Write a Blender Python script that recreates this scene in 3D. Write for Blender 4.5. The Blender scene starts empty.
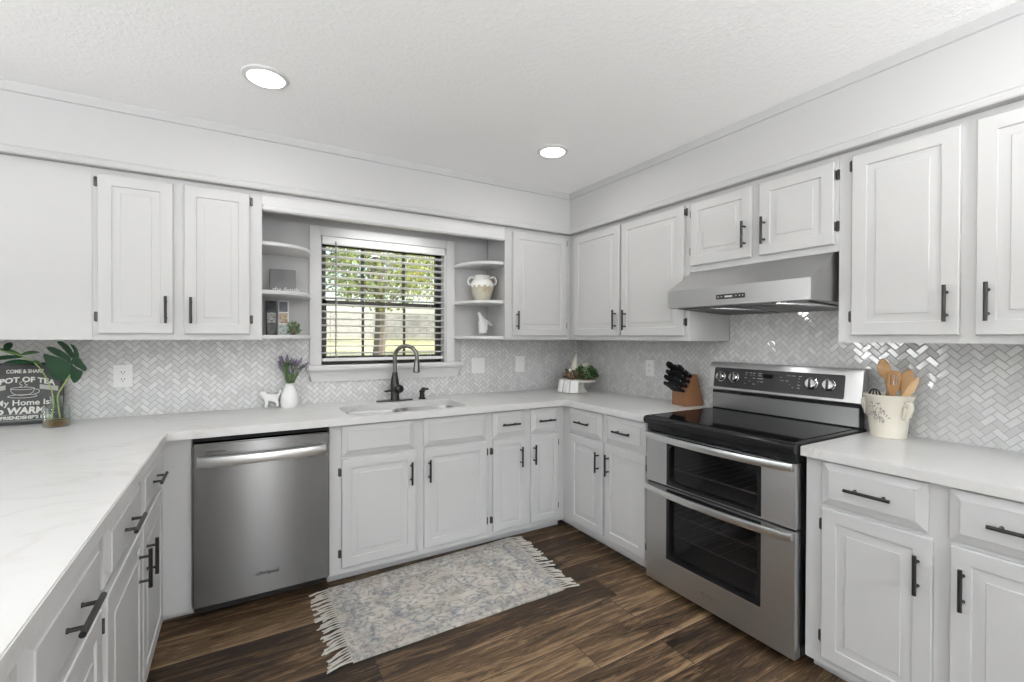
import bpy, bmesh, math, random
from mathutils import Vector, Matrix, Euler
random.seed(7)
sc = bpy.context.scene
COL = sc.collection
PI = math.pi

# ------------------------------------------------------------------ camera, world, sun, exposure
cam_d = bpy.data.cameras.new('camera'); cam = bpy.data.objects.new('camera', cam_d); COL.objects.link(cam)
YAW, PITCH, ROLL, FPX = .5361, -.0077, .003, 461.5
fw = Vector((math.sin(YAW), math.cos(YAW), 0)); rt = Vector((math.cos(YAW), -math.sin(YAW), 0)); up = Vector((0, 0, 1))
fw2 = fw*math.cos(PITCH) + up*math.sin(PITCH); up2 = up*math.cos(PITCH) - fw*math.sin(PITCH)
cr, sr = math.cos(ROLL), math.sin(ROLL)
R_ = rt*cr + up2*sr; U_ = up2*cr - rt*sr
cam.matrix_world = Matrix(((R_.x, U_.x, -fw2.x, -2.5906), (R_.y, U_.y, -fw2.y, -3.2226), (R_.z, U_.z, -fw2.z, 1.3482), (0, 0, 0, 1)))
cam_d.sensor_fit = 'HORIZONTAL'; cam_d.sensor_width = 36; cam_d.lens = FPX/1024*36; cam_d.clip_start = .02; cam_d.clip_end = 300
sc.camera = cam
sc.view_settings.view_transform = 'Standard'; sc.view_settings.look = 'None'; sc.view_settings.gamma = 1
sc.view_settings.use_curve_mapping = False; sc.view_settings.exposure = 0.12
sc.cycles.max_bounces = 10; sc.cycles.diffuse_bounces = 6; sc.cycles.glossy_bounces = 5; sc.cycles.transparent_max_bounces = 12
sc.cycles.sample_clamp_indirect = 6

world = bpy.data.worlds.new('sky'); sc.world = world; world.use_nodes = True
wn = world.node_tree; bg = wn.nodes['Background']
sky = wn.nodes.new('ShaderNodeTexSky'); sky.sky_type = 'NISHITA'; sky.sun_disc = False
sky.sun_elevation = math.radians(42); sky.sun_rotation = math.radians(120); sky.air_density = 1.2; sky.dust_density = 3.0
wn.links.new(sky.outputs[0], bg.inputs[0]); bg.inputs[1].default_value = .40

sun_d = bpy.data.lights.new('sun', 'SUN'); sun_d.energy = 6.0; sun_d.angle = .01; sun_d.color = (1, .95, .86)
sun = bpy.data.objects.new('sun', sun_d); COL.objects.link(sun)
sun.rotation_euler = Vector((-.72, .42, -.75)).to_track_quat('-Z', 'Y').to_euler()

def area(name, loc, direction, sx, sy, power, color=(1, 1, 1)):
    d = bpy.data.lights.new(name, 'AREA'); d.shape = 'RECTANGLE'; d.size = sx; d.size_y = sy; d.energy = power; d.color = color
    o = bpy.data.objects.new(name, d); COL.objects.link(o); o.location = loc
    o.rotation_euler = Vector(direction).to_track_quat('-Z', 'Z').to_euler()
    return o
# added area lamps standing in for daylight at unseen windows behind and left
area('daylight_left', (-7.45, -2.6, 1.45), (1, 0, .3), 3.0, 1.7, 13, (.95, .98, 1))
area('daylight_dining', (-6.2, .12, 1.4), (0, -1, .3), 1.5, 1.4, 70, (.96, .98, 1))
area('daylight_front', (-5.0, -5.95, 1.4), (0, 1, .5), 2.4, 1.7, 8, (.95, .98, 1))
area('daylight_front_door', (-2.28, -5.95, 1.1), (0, 1, .1), .30, 2.0, 26, (.98, .99, 1))

area('fill_front_right', (-.72, -5.95, 1.55), (0, 1, .0), .9, 1.2, 18, (.95, .98, 1))  # extra window light, added to brighten the base cabinets

# ------------------------------------------------------------------ node helpers
class NT:
    def __init__(s, name):
        s.m = bpy.data.materials.new(name); s.m.use_nodes = True; s.t = s.m.node_tree
        s.p = s.t.nodes['Principled BSDF']; s.out = s.t.nodes['Material Output']
    def n(s, typ, **kw):
        x = s.t.nodes.new('ShaderNode' + typ)
        for k, v in kw.items(): setattr(x, k, v)
        return x
    def put(s, sock, v):
        if hasattr(v, 'is_output'): s.t.links.new(v, sock)
        elif v is not None: sock.default_value = v
    def M(s, op, a, b=None, c=None):
        x = s.n('Math', operation=op); s.put(x.inputs[0], a)
        if b is not None: s.put(x.inputs[1], b)
        if c is not None: s.put(x.inputs[2], c)
        return x.outputs[0]
    def V(s, op, a, b=None, scale=None):
        x = s.n('VectorMath', operation=op); s.put(x.inputs[0], a)
        if b is not None: s.put(x.inputs[1], b)
        if scale is not None: s.put(x.inputs['Scale'], scale)
        return x.outputs['Value'] if op in ('LENGTH', 'DOT_PRODUCT', 'DISTANCE') else x.outputs[0]
    def pos(s): return s.n('NewGeometry').outputs['Position']
    def obj(s): return s.n('TexCoord').outputs['Object']
    def sep(s, v):
        x = s.n('SeparateXYZ'); s.put(x.inputs[0], v); return x.outputs
    def comb(s, x, y, z):
        c = s.n('CombineXYZ'); s.put(c.inputs[0], x); s.put(c.inputs[1], y); s.put(c.inputs[2], z); return c.outputs[0]
    def noise(s, v, scale, detail=3, rough=.5, dist=0):
        x = s.n('TexNoise'); s.put(x.inputs['Vector'], v); s.put(x.inputs['Scale'], scale); s.put(x.inputs['Detail'], detail)
        s.put(x.inputs['Roughness'], rough); s.put(x.inputs['Distortion'], dist); return x.outputs[0]
    def white(s, v):
        x = s.n('TexWhiteNoise', noise_dimensions='3D'); s.put(x.inputs['Vector'], v); return x.outputs
    def ramp(s, f, stops, interp='LINEAR'):
        x = s.n('ValToRGB'); s.put(x.inputs[0], f); e = x.color_ramp.elements; x.color_ramp.interpolation = interp
        while len(e) < len(stops): e.new(.5)
        for q, (p, c) in zip(e, stops):
            q.position = p; q.color = (*c, 1) if not isinstance(c, (int, float)) else (c, c, c, 1)
        return x.outputs[0]
    def mix(s, f, a, b, typ='MIX'):
        x = s.n('Mix', data_type='RGBA', blend_type=typ); s.put(x.inputs[0], f)
        for i, v in ((6, a), (7, b)):
            if isinstance(v, tuple) and len(v) == 3: v = (*v, 1)
            s.put(x.inputs[i], v)
        return x.outputs[2]
    def bump(s, h, strength=.2, dist=.01, normal=None):
        x = s.n('Bump'); s.put(x.inputs['Height'], h); x.inputs['Strength'].default_value = strength; x.inputs['Distance'].default_value = dist
        if normal is not None: s.put(x.inputs['Normal'], normal)
        return x.outputs[0]
    def set(s, **kw):
        for k, v in kw.items():
            k = k.replace('_', ' ')
            if isinstance(v, tuple) and len(v) == 3: v = (*v, 1)
            s.put(s.p.inputs[k], v)
        return s.m

def simple(name, col, rough=.5, metal=0., bscale=None, bstr=.1, bdist=.002, var=.04, vscale=20, **kw):
    t = NT(name); o = t.obj()
    nz = t.noise(o, vscale, 3)
    c = t.mix(nz, tuple(x*(1-var) for x in col), tuple(min(1, x*(1+var)) for x in col))
    t.set(Base_Color=c, Roughness=rough, Metallic=metal)
    if bscale: t.set(Normal=t.bump(t.noise(o, bscale, 4, .6), bstr, bdist))
    if kw: t.set(**kw)
    return t.m

# ------------------------------------------------------------------ materials
m_paint = simple('cabinet_white_paint', (.535, .535, .535), .38, bscale=60, bstr=.06, var=.012)
m_wall_dim = simple('darkened_front_wall', (.26, .255, .25), .6, bscale=90, bstr=.08, var=.01)  # unseen front wall, darkened so the dishwasher reflects dim
m_wall = simple('wall_white_paint', (.51, .51, .511), .6, bscale=90, bstr=.08, var=.01)
m_trim = simple('trim_white_paint', (.63, .63, .63), .35, bscale=70, bstr=.04, var=.01)
def ceiling_mat():
    t = NT('ceiling_textured_white'); p = t.pos()
    a = t.noise(p, 48, 4, .6, .6); b = t.noise(p, 120, 3, .6)
    h = t.M('ADD', t.ramp(a, [(.45, 0.), (.6, 1.)]), t.M('MULTIPLY', b, .5))
    return t.set(Base_Color=(.93, .93, .93), Roughness=.85, Normal=t.bump(h, .22, .004))
m_ceil = ceiling_mat()
def tile_mat(name, axis, rough):
    t = NT(name); x = t.sep(t.pos()); hc = x[axis]; W = .0247
    k = 1/(math.sqrt(2)*W)
    u = t.M('MULTIPLY', t.M('ADD', hc, x[2]), k); v = t.M('MULTIPLY', t.M('SUBTRACT', x[2], hc), k)
    i, j = t.M('FLOOR', u), t.M('FLOOR', v); fu, fv = t.M('SUBTRACT', u, i), t.M('SUBTRACT', v, j)
    m = t.M('FLOORED_MODULO', t.M('SUBTRACT', i, j), 4)
    isv = t.M('GREATER_THAN', m, 1.5); ish = t.M('SUBTRACT', 1, isv)
    m1 = t.M('COMPARE', m, 1, .1); m2 = t.M('COMPARE', m, 2, .1)
    along = t.M('ADD', t.M('MULTIPLY', ish, t.M('ADD', fu, m1)), t.M('MULTIPLY', isv, t.M('ADD', fv, m2)))
    acr = t.M('ADD', t.M('MULTIPLY', ish, fv), t.M('MULTIPLY', isv, fu))
    d = t.M('MINIMUM', t.M('MINIMUM', along, t.M('SUBTRACT', 2, along)), t.M('MINIMUM', acr, t.M('SUBTRACT', 1, acr)))
    idv = t.comb(t.M('SUBTRACT', i, m1), t.M('SUBTRACT', j, m2), isv)
    wn_ = t.white(idv); r1, rc = wn_[0], wn_[1]
    vein = t.noise(t.V('ADD', t.pos(), t.V('SCALE', rc, scale=3.)), 16, 5, .65, 1.2)
    tone = t.M('ADD', t.M('MULTIPLY', r1, .40), t.M('MULTIPLY', vein, .60))
    col = t.ramp(tone, [(.1, (.46, .465, .465)), (.45, (.585, .587, .587)), (.85, (.72, .72, .715))])
    grout = t.M('LESS_THAN', d, .055)
    col = t.mix(grout, col, (.36, .36, .36))
    nrm = t.V('NORMALIZE', t.V('ADD', t.n('NewGeometry').outputs['Normal'], t.V('SCALE', t.V('SUBTRACT', rc, (.5, .5, .5)), scale=.06)))
    h = t.ramp(d, [(.03, 0.), (.12, 1.)])
    return t.set(Base_Color=col, Roughness=t.M('ADD', t.M('MULTIPLY', grout, .4), rough), Specular_IOR_Level=.85, Normal=t.bump(h, .5, .0015, nrm))
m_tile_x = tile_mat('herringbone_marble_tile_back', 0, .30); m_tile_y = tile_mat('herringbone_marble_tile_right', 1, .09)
def quartz_mat():
    t = NT('white_veined_quartz'); p = t.pos(); s = t.sep(p)
    q = t.comb(t.M('MULTIPLY', s[0], 1.1), t.M('MULTIPLY', s[1], 2.2), t.M('MULTIPLY', s[2], 2))
    n1 = t.noise(q, 1.3, 8, .62, .9)
    vein = t.ramp(t.M('ABSOLUTE', t.M('SUBTRACT', n1, .5)), [(0, 1.), (.018, .35), (.05, 0.)])
    mask = t.ramp(t.noise(p, 2.1, 3), [(.42, 0.), (.62, 1.)])
    f = t.M('MULTIPLY', t.M('MULTIPLY', vein, mask), .48)
    cloud = t.mix(t.noise(p, 3, 4), (.60, .597, .59), (.655, .653, .647))
    return t.set(Base_Color=t.mix(f, cloud, (.42, .40, .37)), Roughness=.3, Specular_IOR_Level=.35)
m_quartz = quartz_mat()
def wood_floor():
    t = NT('dark_oak_plank_floor'); p = t.pos(); s = t.sep(p); PW, PL = .182, 1.22
    ry = t.M('DIVIDE', t.M('ADD', s[1], 50.03), PW); row = t.M('FLOOR', ry); fy = t.M('SUBTRACT', ry, row)
    off = t.white(t.comb(row, 0., 3.))[0]
    rx = t.M('ADD', t.M('DIVIDE', t.M('ADD', s[0], 50), PL), off); cl = t.M('FLOOR', rx); fx = t.M('SUBTRACT', rx, cl)
    wn_ = t.white(t.comb(row, cl, 1.)); r1, rc = wn_[0], wn_[1]
    sh = t.V('ADD', p, t.V('SCALE', rc, scale=9.)); a = t.sep(sh)
    g = t.comb(t.M('MULTIPLY', a[0], 1.1), t.M('MULTIPLY', a[1], 11.), 0.)
    big = t.noise(g, 1.9, 7, .68, 1.3)
    g2 = t.comb(t.M('MULTIPLY', a[0], 4.), t.M('MULTIPLY', a[1], 70.), 0.)
    fine = t.noise(g2, 2.2, 5, .6, .3)
    ring = t.M('SINE', t.M('MULTIPLY', big, 46.))
    tone = t.M('ADD', t.M('ADD', t.M('MULTIPLY', big, .95), t.M('MULTIPLY', fine, .50)), t.M('ADD', t.M('ADD', t.M('MULTIPLY', ring, .05), -.09), t.M('MULTIPLY', t.M('SUBTRACT', r1, .5), .22)))
    edge = t.M('MINIMUM', fy, t.M('SUBTRACT', 1, fy))
    lightedge = t.M('MULTIPLY', t.ramp(fy, [(.0, 1.), (.2, .0)]), t.M('ADD', t.M('MULTIPLY', t.noise(t.comb(t.M('MULTIPLY', a[0], 2.), a[1], 4.), 2.), .5), .0))
    tone = t.M('ADD', tone, t.M('MULTIPLY', lightedge, .85))
    col = t.ramp(tone, [(.41, (.006, .004, .0026)), (.54, (.025, .0145, .008)), (.66, (.066, .040, .021)), (.80, (.165, .106, .058)), (.95, (.26, .18, .105))])
    knot = t.n('TexVoronoi'); t.put(knot.inputs['Vector'], t.comb(t.M('MULTIPLY', a[0], 1.4), t.M('MULTIPLY', a[1], 5.), 0.)); knot.inputs['Scale'].default_value = 1.0
    kf = t.ramp(knot.outputs['Distance'], [(.0, .85), (.10, .45), (.2, 0.)])
    col = t.mix(kf, col, (.018, .012, .008))
    gap = t.M('MAXIMUM', t.M('LESS_THAN', edge, .014), t.M('LESS_THAN', t.M('MINIMUM', fx, t.M('SUBTRACT', 1, fx)), .0016))
    col = t.mix(t.M('MULTIPLY', gap, .8), col, (.008, .006, .004))
    h = t.M('SUBTRACT', t.M('MULTIPLY', fine, .35), gap)
    return t.set(Base_Color=col, Roughness=t.M('ADD', t.M('MULTIPLY', fine, .25), .40), Specular_IOR_Level=.28, Normal=t.bump(h, .25, .002))
m_floor = wood_floor()
def steel(name, axis, base=.56, rough=.3, aniso=.8, tg=None):
    t = NT(name); s = t.sep(t.pos()); sc_ = [420., 420., 420.]; sc_[axis] = 3.
    v = t.comb(*[t.M('MULTIPLY', s[k], sc_[k]) for k in range(3)])
    n = t.noise(v, 1.5, 2, .5)
    c = t.mix(n, (base*.985,)*3, (base*1.015,)*3)
    return t.set(Base_Color=c, Metallic=1., Roughness=t.M('ADD', t.M('MULTIPLY', n, .012), rough-.006), Anisotropic=aniso, Tangent=t.comb(*(tg or (0., 0., 1.))))
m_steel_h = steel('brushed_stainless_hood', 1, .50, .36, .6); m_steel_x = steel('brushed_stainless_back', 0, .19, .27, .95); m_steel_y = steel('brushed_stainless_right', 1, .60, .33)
m_steel_vent = steel('brushed_vent_stainless', 1, .34, .30, .5); m_steel_dark = steel('brushed_dark_stainless', 1, .16, .34, .5)
m_chrome = simple('polished_stainless', (.72, .72, .71), .14, 1.)
m_sinksteel = simple('sink_stainless', (.36, .355, .345), .36, 1., bscale=200, bstr=.03)
m_handle_steel = simple('handle_stainless', (.74, .74, .73), .30, 1., var=.03)
m_blackglass = simple('black_ceramic_glass', (.006, .006, .007), .04, var=.0, Specular_IOR_Level=.05)
m_black = simple('black_enamel', (.010, .010, .011), .25, var=.0, Specular_IOR_Level=.3)
m_darkgap = simple('matte_black', (.012, .012, .012), .7)
m_greypanel = simple('control_panel_glass', (.030, .030, .031), .12)
m_bronze = simple('oil_rubbed_bronze', (.032, .030, .029), .38, .6, bscale=300, bstr=.03)
m_bronze2 = simple('worn_bronze', (.16, .155, .145), .30, .9)
m_pull = simple('black_bar_pull', (.022, .021, .021), .35, .4)
m_hinge = simple('pewter_hinge', (.07, .068, .066), .35, .7)
m_plate = simple('outlet_white_plastic', (.80, .80, .79), .35)
m_slot = simple('outlet_dark_slot', (.05, .05, .05), .6)
m_blind = simple('blind_white_slat', (.80, .80, .79), .45, bscale=120, bstr=.03)
m_cord = simple('blind_cord', (.72, .72, .70), .8)
m_wand = simple('blind_wand', (.22, .22, .22), .4)
m_winframe = simple('bronze_window_frame', (.035, .030, .024), .4, .3)
def cavity_glass():
    t = NT('oven_window_glass'); return t.set(Base_Color=(.012, .012, .013), Roughness=.05, Alpha=.48)
m_ovenglass = cavity_glass()
m_cavity = simple('oven_cavity_enamel', (.22, .22, .225), .35, var=.3, vscale=60)
m_rack = simple('oven_rack_wire', (.6, .6, .6), .3, 1.)
def pane_mat():
    t = NT('clear_window_pane'); tr = t.n('BsdfTransparent'); gl = t.n('BsdfGlossy'); gl.inputs['Roughness'].default_value = .02
    fr = t.n('Fresnel'); fr.inputs['IOR'].default_value = 1.35; mx = t.n('MixShader'); t.t.links.new(fr.outputs[0], mx.inputs[0])
    t.t.links.new(tr.outputs[0], mx.inputs[1]); t.t.links.new(gl.outputs[0], mx.inputs[2]); t.t.links.new(mx.outputs[0], t.out.inputs[0]); return t.m
m_pane = pane_mat()
def emit(name, col, s):
    t = NT(name); return t.set(Base_Color=(.9, .9, .9), Emission_Color=col, Emission_Strength=s)
m_led = emit('led_lens', (1, .98, .95), 5.)
m_hoodlamp = emit('hood_lamp_lens', (1, 1, 1), .3)
m_tube = emit('fluorescent_lens', (1, 1, .98), 1.5)
m_ceramic = simple('white_glazed_ceramic', (.80, .80, .79), .18)
m_ceramic_m = simple('white_matte_ceramic', (.80, .785, .755), .5, bscale=50, bstr=.1)
m_leaf = simple('deep_green_leaf', (.010, .040, .016), .5, var=.35, vscale=14, Specular_IOR_Level=.25)
m_leaf2 = simple('mid_green_leaf', (.045, .115, .03), .45, var=.3, vscale=30)
m_leaf3 = simple('grey_green_leaf', (.13, .20, .09), .6, var=.4, vscale=60)
m_stem = simple('pale_green_stem', (.30, .38, .12), .45)
m_lav = simple('lavender_purple', (.19, .13, .25), .7, var=.35, vscale=90)
m_knifewood = simple('walnut_knife_block', (.20, .092, .042), .4, var=.25, vscale=9)
m_spoon = simple('beech_spoon_wood', (.50, .30, .14), .55, var=.15, vscale=12)
m_spoon2 = simple('honey_spoon_wood', (.42, .21, .075), .5, var=.2, vscale=14)
m_spoon3 = simple('pale_spoon_wood', (.60, .40, .22), .6, var=.12, vscale=12)
m_sign = simple('chalkboard_grey', (.040, .042, .042), .6, var=.25, vscale=30)
m_signtext = simple('off_white_lettering', (.68, .68, .64), .6)
m_script = simple('white_script', (.85, .85, .84), .6)
m_signgrey = simple('banner_grey', (.42, .42, .40), .6, var=.2)
m_amber = simple('amber_pebbles', (.17, .095, .035), .3, var=.6, vscale=90)
m_cream = simple('cream_stoneware', (.68, .64, .55), .35, bscale=40, bstr=.12, var=.06)
m_print = simple('grey_floral_print', (.30, .29, .27), .6)
m_standwood = simple('whitewashed_wood', (.60, .575, .52), .6, var=.12, vscale=18)
m_feltcream = simple('cream_knit_felt', (.66, .62, .53), .9, bscale=160, bstr=.5)
m_towel = simple('white_tea_towel', (.76, .755, .74), .9, bscale=240, bstr=.3)
m_towelstripe = simple('grey_towel_stripe', (.36, .37, .39), .9)
m_twig = simple('brown_twig', (.14, .09, .05), .8, var=.4, vscale=70)
def glass_mat():
    t = NT('clear_jar_glass'); tr = t.n('BsdfTransparent'); tr.inputs[0].default_value = (.93, .96, .94, 1); gl = t.n('BsdfGlossy'); gl.inputs['Roughness'].default_value = .03
    lw = t.n('LayerWeight'); lw.inputs['Blend'].default_value = .25; mx = t.n('MixShader'); t.t.links.new(t.M('MULTIPLY', lw.outputs['Facing'], .75), mx.inputs[0])
    t.t.links.new(tr.outputs[0], mx.inputs[1]); t.t.links.new(gl.outputs[0], mx.inputs[2]); t.t.links.new(mx.outputs[0], t.out.inputs[0]); return t.m
m_glass = glass_mat()
def jug_mat():
    t = NT('drip_glaze_stoneware'); s = t.sep(t.pos())
    a = t.M('ARCTAN2', t.M('ADD', s[1], .14), t.M('ADD', s[0], 1.02))
    edge = t.M('ADD', 1.715, t.M('ADD', t.M('MULTIPLY', t.M('SINE', t.M('MULTIPLY', a, 13.)), .010), t.M('MULTIPLY', t.noise(t.pos(), 30), .02)))
    f = t.M('GREATER_THAN', s[2], edge)
    tan = t.mix(t.ramp(t.noise(t.pos(), 9, 4), [(.42, 0.), (.62, 1.)]), (.56, .54, .46), (.40, .34, .20))
    return t.set(Base_Color=t.mix(f, tan, (.80, .795, .77)), Roughness=.25, Normal=t.bump(f, .6, .003))
m_jug = jug_mat()
def rug_mat():
    t = NT('faded_blue_cream_rug'); s = t.sep(t.pos())
    lx = t.M('DIVIDE', t.M('ADD', s[0], 1.60), .565); ly = t.M('DIVIDE', t.M('ADD', s[1], .92), .335)
    ax, ay = t.M('ABSOLUTE', lx), t.M('ABSOLUTE', ly)
    mirror = t.comb(ax, ay, 0.)
    vor = t.n('TexVoronoi', feature='DISTANCE_TO_EDGE'); t.put(vor.inputs['Vector'], t.V('ADD', t.V('MULTIPLY', mirror, (5.2, 3.4, 1)), t.V('SCALE', t.n('TexNoise').outputs[1], scale=.0))); vor.inputs['Scale'].default_value = 1.
    warp = t.n('TexNoise'); t.put(warp.inputs['Vector'], mirror); warp.inputs['Scale'].default_value = 4.
    v2 = t.n('TexVoronoi', feature='F1'); t.put(v2.inputs['Vector'], t.V('ADD', t.V('MULTIPLY', mirror, (7., 4.6, 1)), t.V('SCALE', warp.outputs[1], scale=1.6))); v2.inputs['Scale'].default_value = 1.
    rings = t.M('SINE', t.M('MULTIPLY', v2.outputs['Distance'], 15.))
    line = t.ramp(rings, [(.30, 0.), (.85, 1.)])
    fil = t.ramp(vor.outputs['Distance'], [(.0, 1.), (.07, 0.)])
    r = t.M('SQRT', t.M('ADD', t.M('MULTIPLY', lx, lx), t.M('MULTIPLY', t.M('MULTIPLY', ly, ly), 1.)))
    star = t.M('MULTIPLY', t.M('SINE', t.M('MULTIPLY', t.M('ARCTAN2', ly, lx), 8.)), .06)
    med = t.ramp(t.M('ABSOLUTE', t.M('SUBTRACT', t.M('ADD', r, star), .62)), [(.0, 1.), (.07, 0.)])
    med2 = t.ramp(t.M('ABSOLUTE', t.M('SUBTRACT', t.M('ADD', r, star), .20)), [(.0, 1.), (.05, 0.)])
    edge = t.M('MAXIMUM', t.M('MULTIPLY', ax, .985), ay)
    bord = t.M('MULTIPLY', t.M('GREATER_THAN', edge, .80), t.M('LESS_THAN', edge, .95))
    bl = t.ramp(t.M('ABSOLUTE', t.M('SUBTRACT', edge, .80)), [(.0, 1.), (.02, 0.)])
    corner = t.ramp(t.M('ADD', ax, ay), [(.0, 0.), (.62, .0), (.66, 1.)])
    blotch = t.ramp(t.noise(t.pos(), 9, 5, .7), [(.40, 0.), (.66, 1.)])
    wear = t.ramp(t.noise(t.pos(), 55, 4, .7), [(.36, .15), (.62, 1.)])
    f = t.M('ADD', t.M('ADD', t.M('MULTIPLY', line, .42), t.M('MULTIPLY', fil, .30)), t.M('ADD', t.M('MULTIPLY', med, .45), t.M('MULTIPLY', med2, .35)))
    f = t.M('ADD', f, t.M('ADD', t.M('MULTIPLY', bord, .22), t.M('MULTIPLY', bl, .3)))
    f = t.M('ADD', f, t.M('MULTIPLY', t.M('MULTIPLY', corner, blotch), .3))
    f = t.M('MULTIPLY', t.M('MINIMUM', t.M('MULTIPLY', f, 1.75), 1), wear)
    base = t.mix(t.ramp(t.noise(t.pos(), 7, 4), [(.4, 0.), (.65, 1.)]), (.43, .40, .355), (.56, .53, .485))
    pink = t.mix(t.M('MULTIPLY', t.ramp(t.noise(mirror, 6, 2), [(.52, 0.), (.66, 1.)]), .5), base, (.50, .40, .35))
    blue = t.mix(t.noise(t.pos(), 12), (.115, .140, .170), (.20, .225, .25))
    tan = t.ramp(t.noise(mirror, 5, 2), [(.45, 0.), (.55, 1.)])
    ink = t.mix(t.M('MULTIPLY', tan, .5), blue, (.24, .21, .17))
    dk = t.ramp(t.M('ABSOLUTE', t.M('SUBTRACT', rings, .55)), [(.0, 1.), (.22, 0.)])
    col = t.mix(f, pink, ink)
    col = t.mix(t.M('MULTIPLY', t.M('MULTIPLY', dk, wear), .5), col, (.085, .09, .095))
    wv = t.noise(t.V('MULTIPLY', t.pos(), (1, 1, 1)), 320, 2)
    return t.set(Base_Color=col, Roughness=.95, Normal=t.bump(wv, .5, .003))
m_rug = rug_mat()
m_fringe = simple('rug_cream_fringe', (.47, .45, .41), .95, bscale=200, bstr=.3)
def canvas_mat():
    t = NT('grey_canvas'); return t.set(Base_Color=t.mix(t.noise(t.obj(), 14, 5, .7), (.17, .173, .177), (.25, .253, .257)), Roughness=.8, Normal=t.bump(t.noise(t.obj(), 500), .3, .001))
m_canvas = canvas_mat()

# ------------------------------------------------------------------ geometry helpers
FS = lambda u, d, w: Vector((u, -d, w))          # back run: u along +x, d out of the back wall
FW = lambda u, d, w: Vector((-d, -u, w))         # right run: u toward the camera, d out of the right wall
FE = lambda u, d, w: Vector((-3.5 + d, u, w))    # left run: faces +x
FI = lambda x, y, z: Vector((x, y, z))

def catmull(pts, n=8):
    pts = [Vector(p) for p in pts]; P = [2*pts[0]-pts[1]] + pts + [2*pts[-1]-pts[-2]]; out = []
    for i in range(1, len(P)-2):
        a, b, c, d = P[i-1:i+3]
        for k in range(n):
            t = k/n
            out.append(.5*((2*b) + (c-a)*t + (2*a-5*b+4*c-d)*t*t + (3*b-a-3*c+d)*t**3))
    return out + [pts[-1]]

def thicken(mb, vec):
    r = bmesh.ops.extrude_face_region(mb.b, geom=mb.b.faces[:])
    for v in r['geom']:
        if isinstance(v, bmesh.types.BMVert): v.co += Vector(vec)

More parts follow.
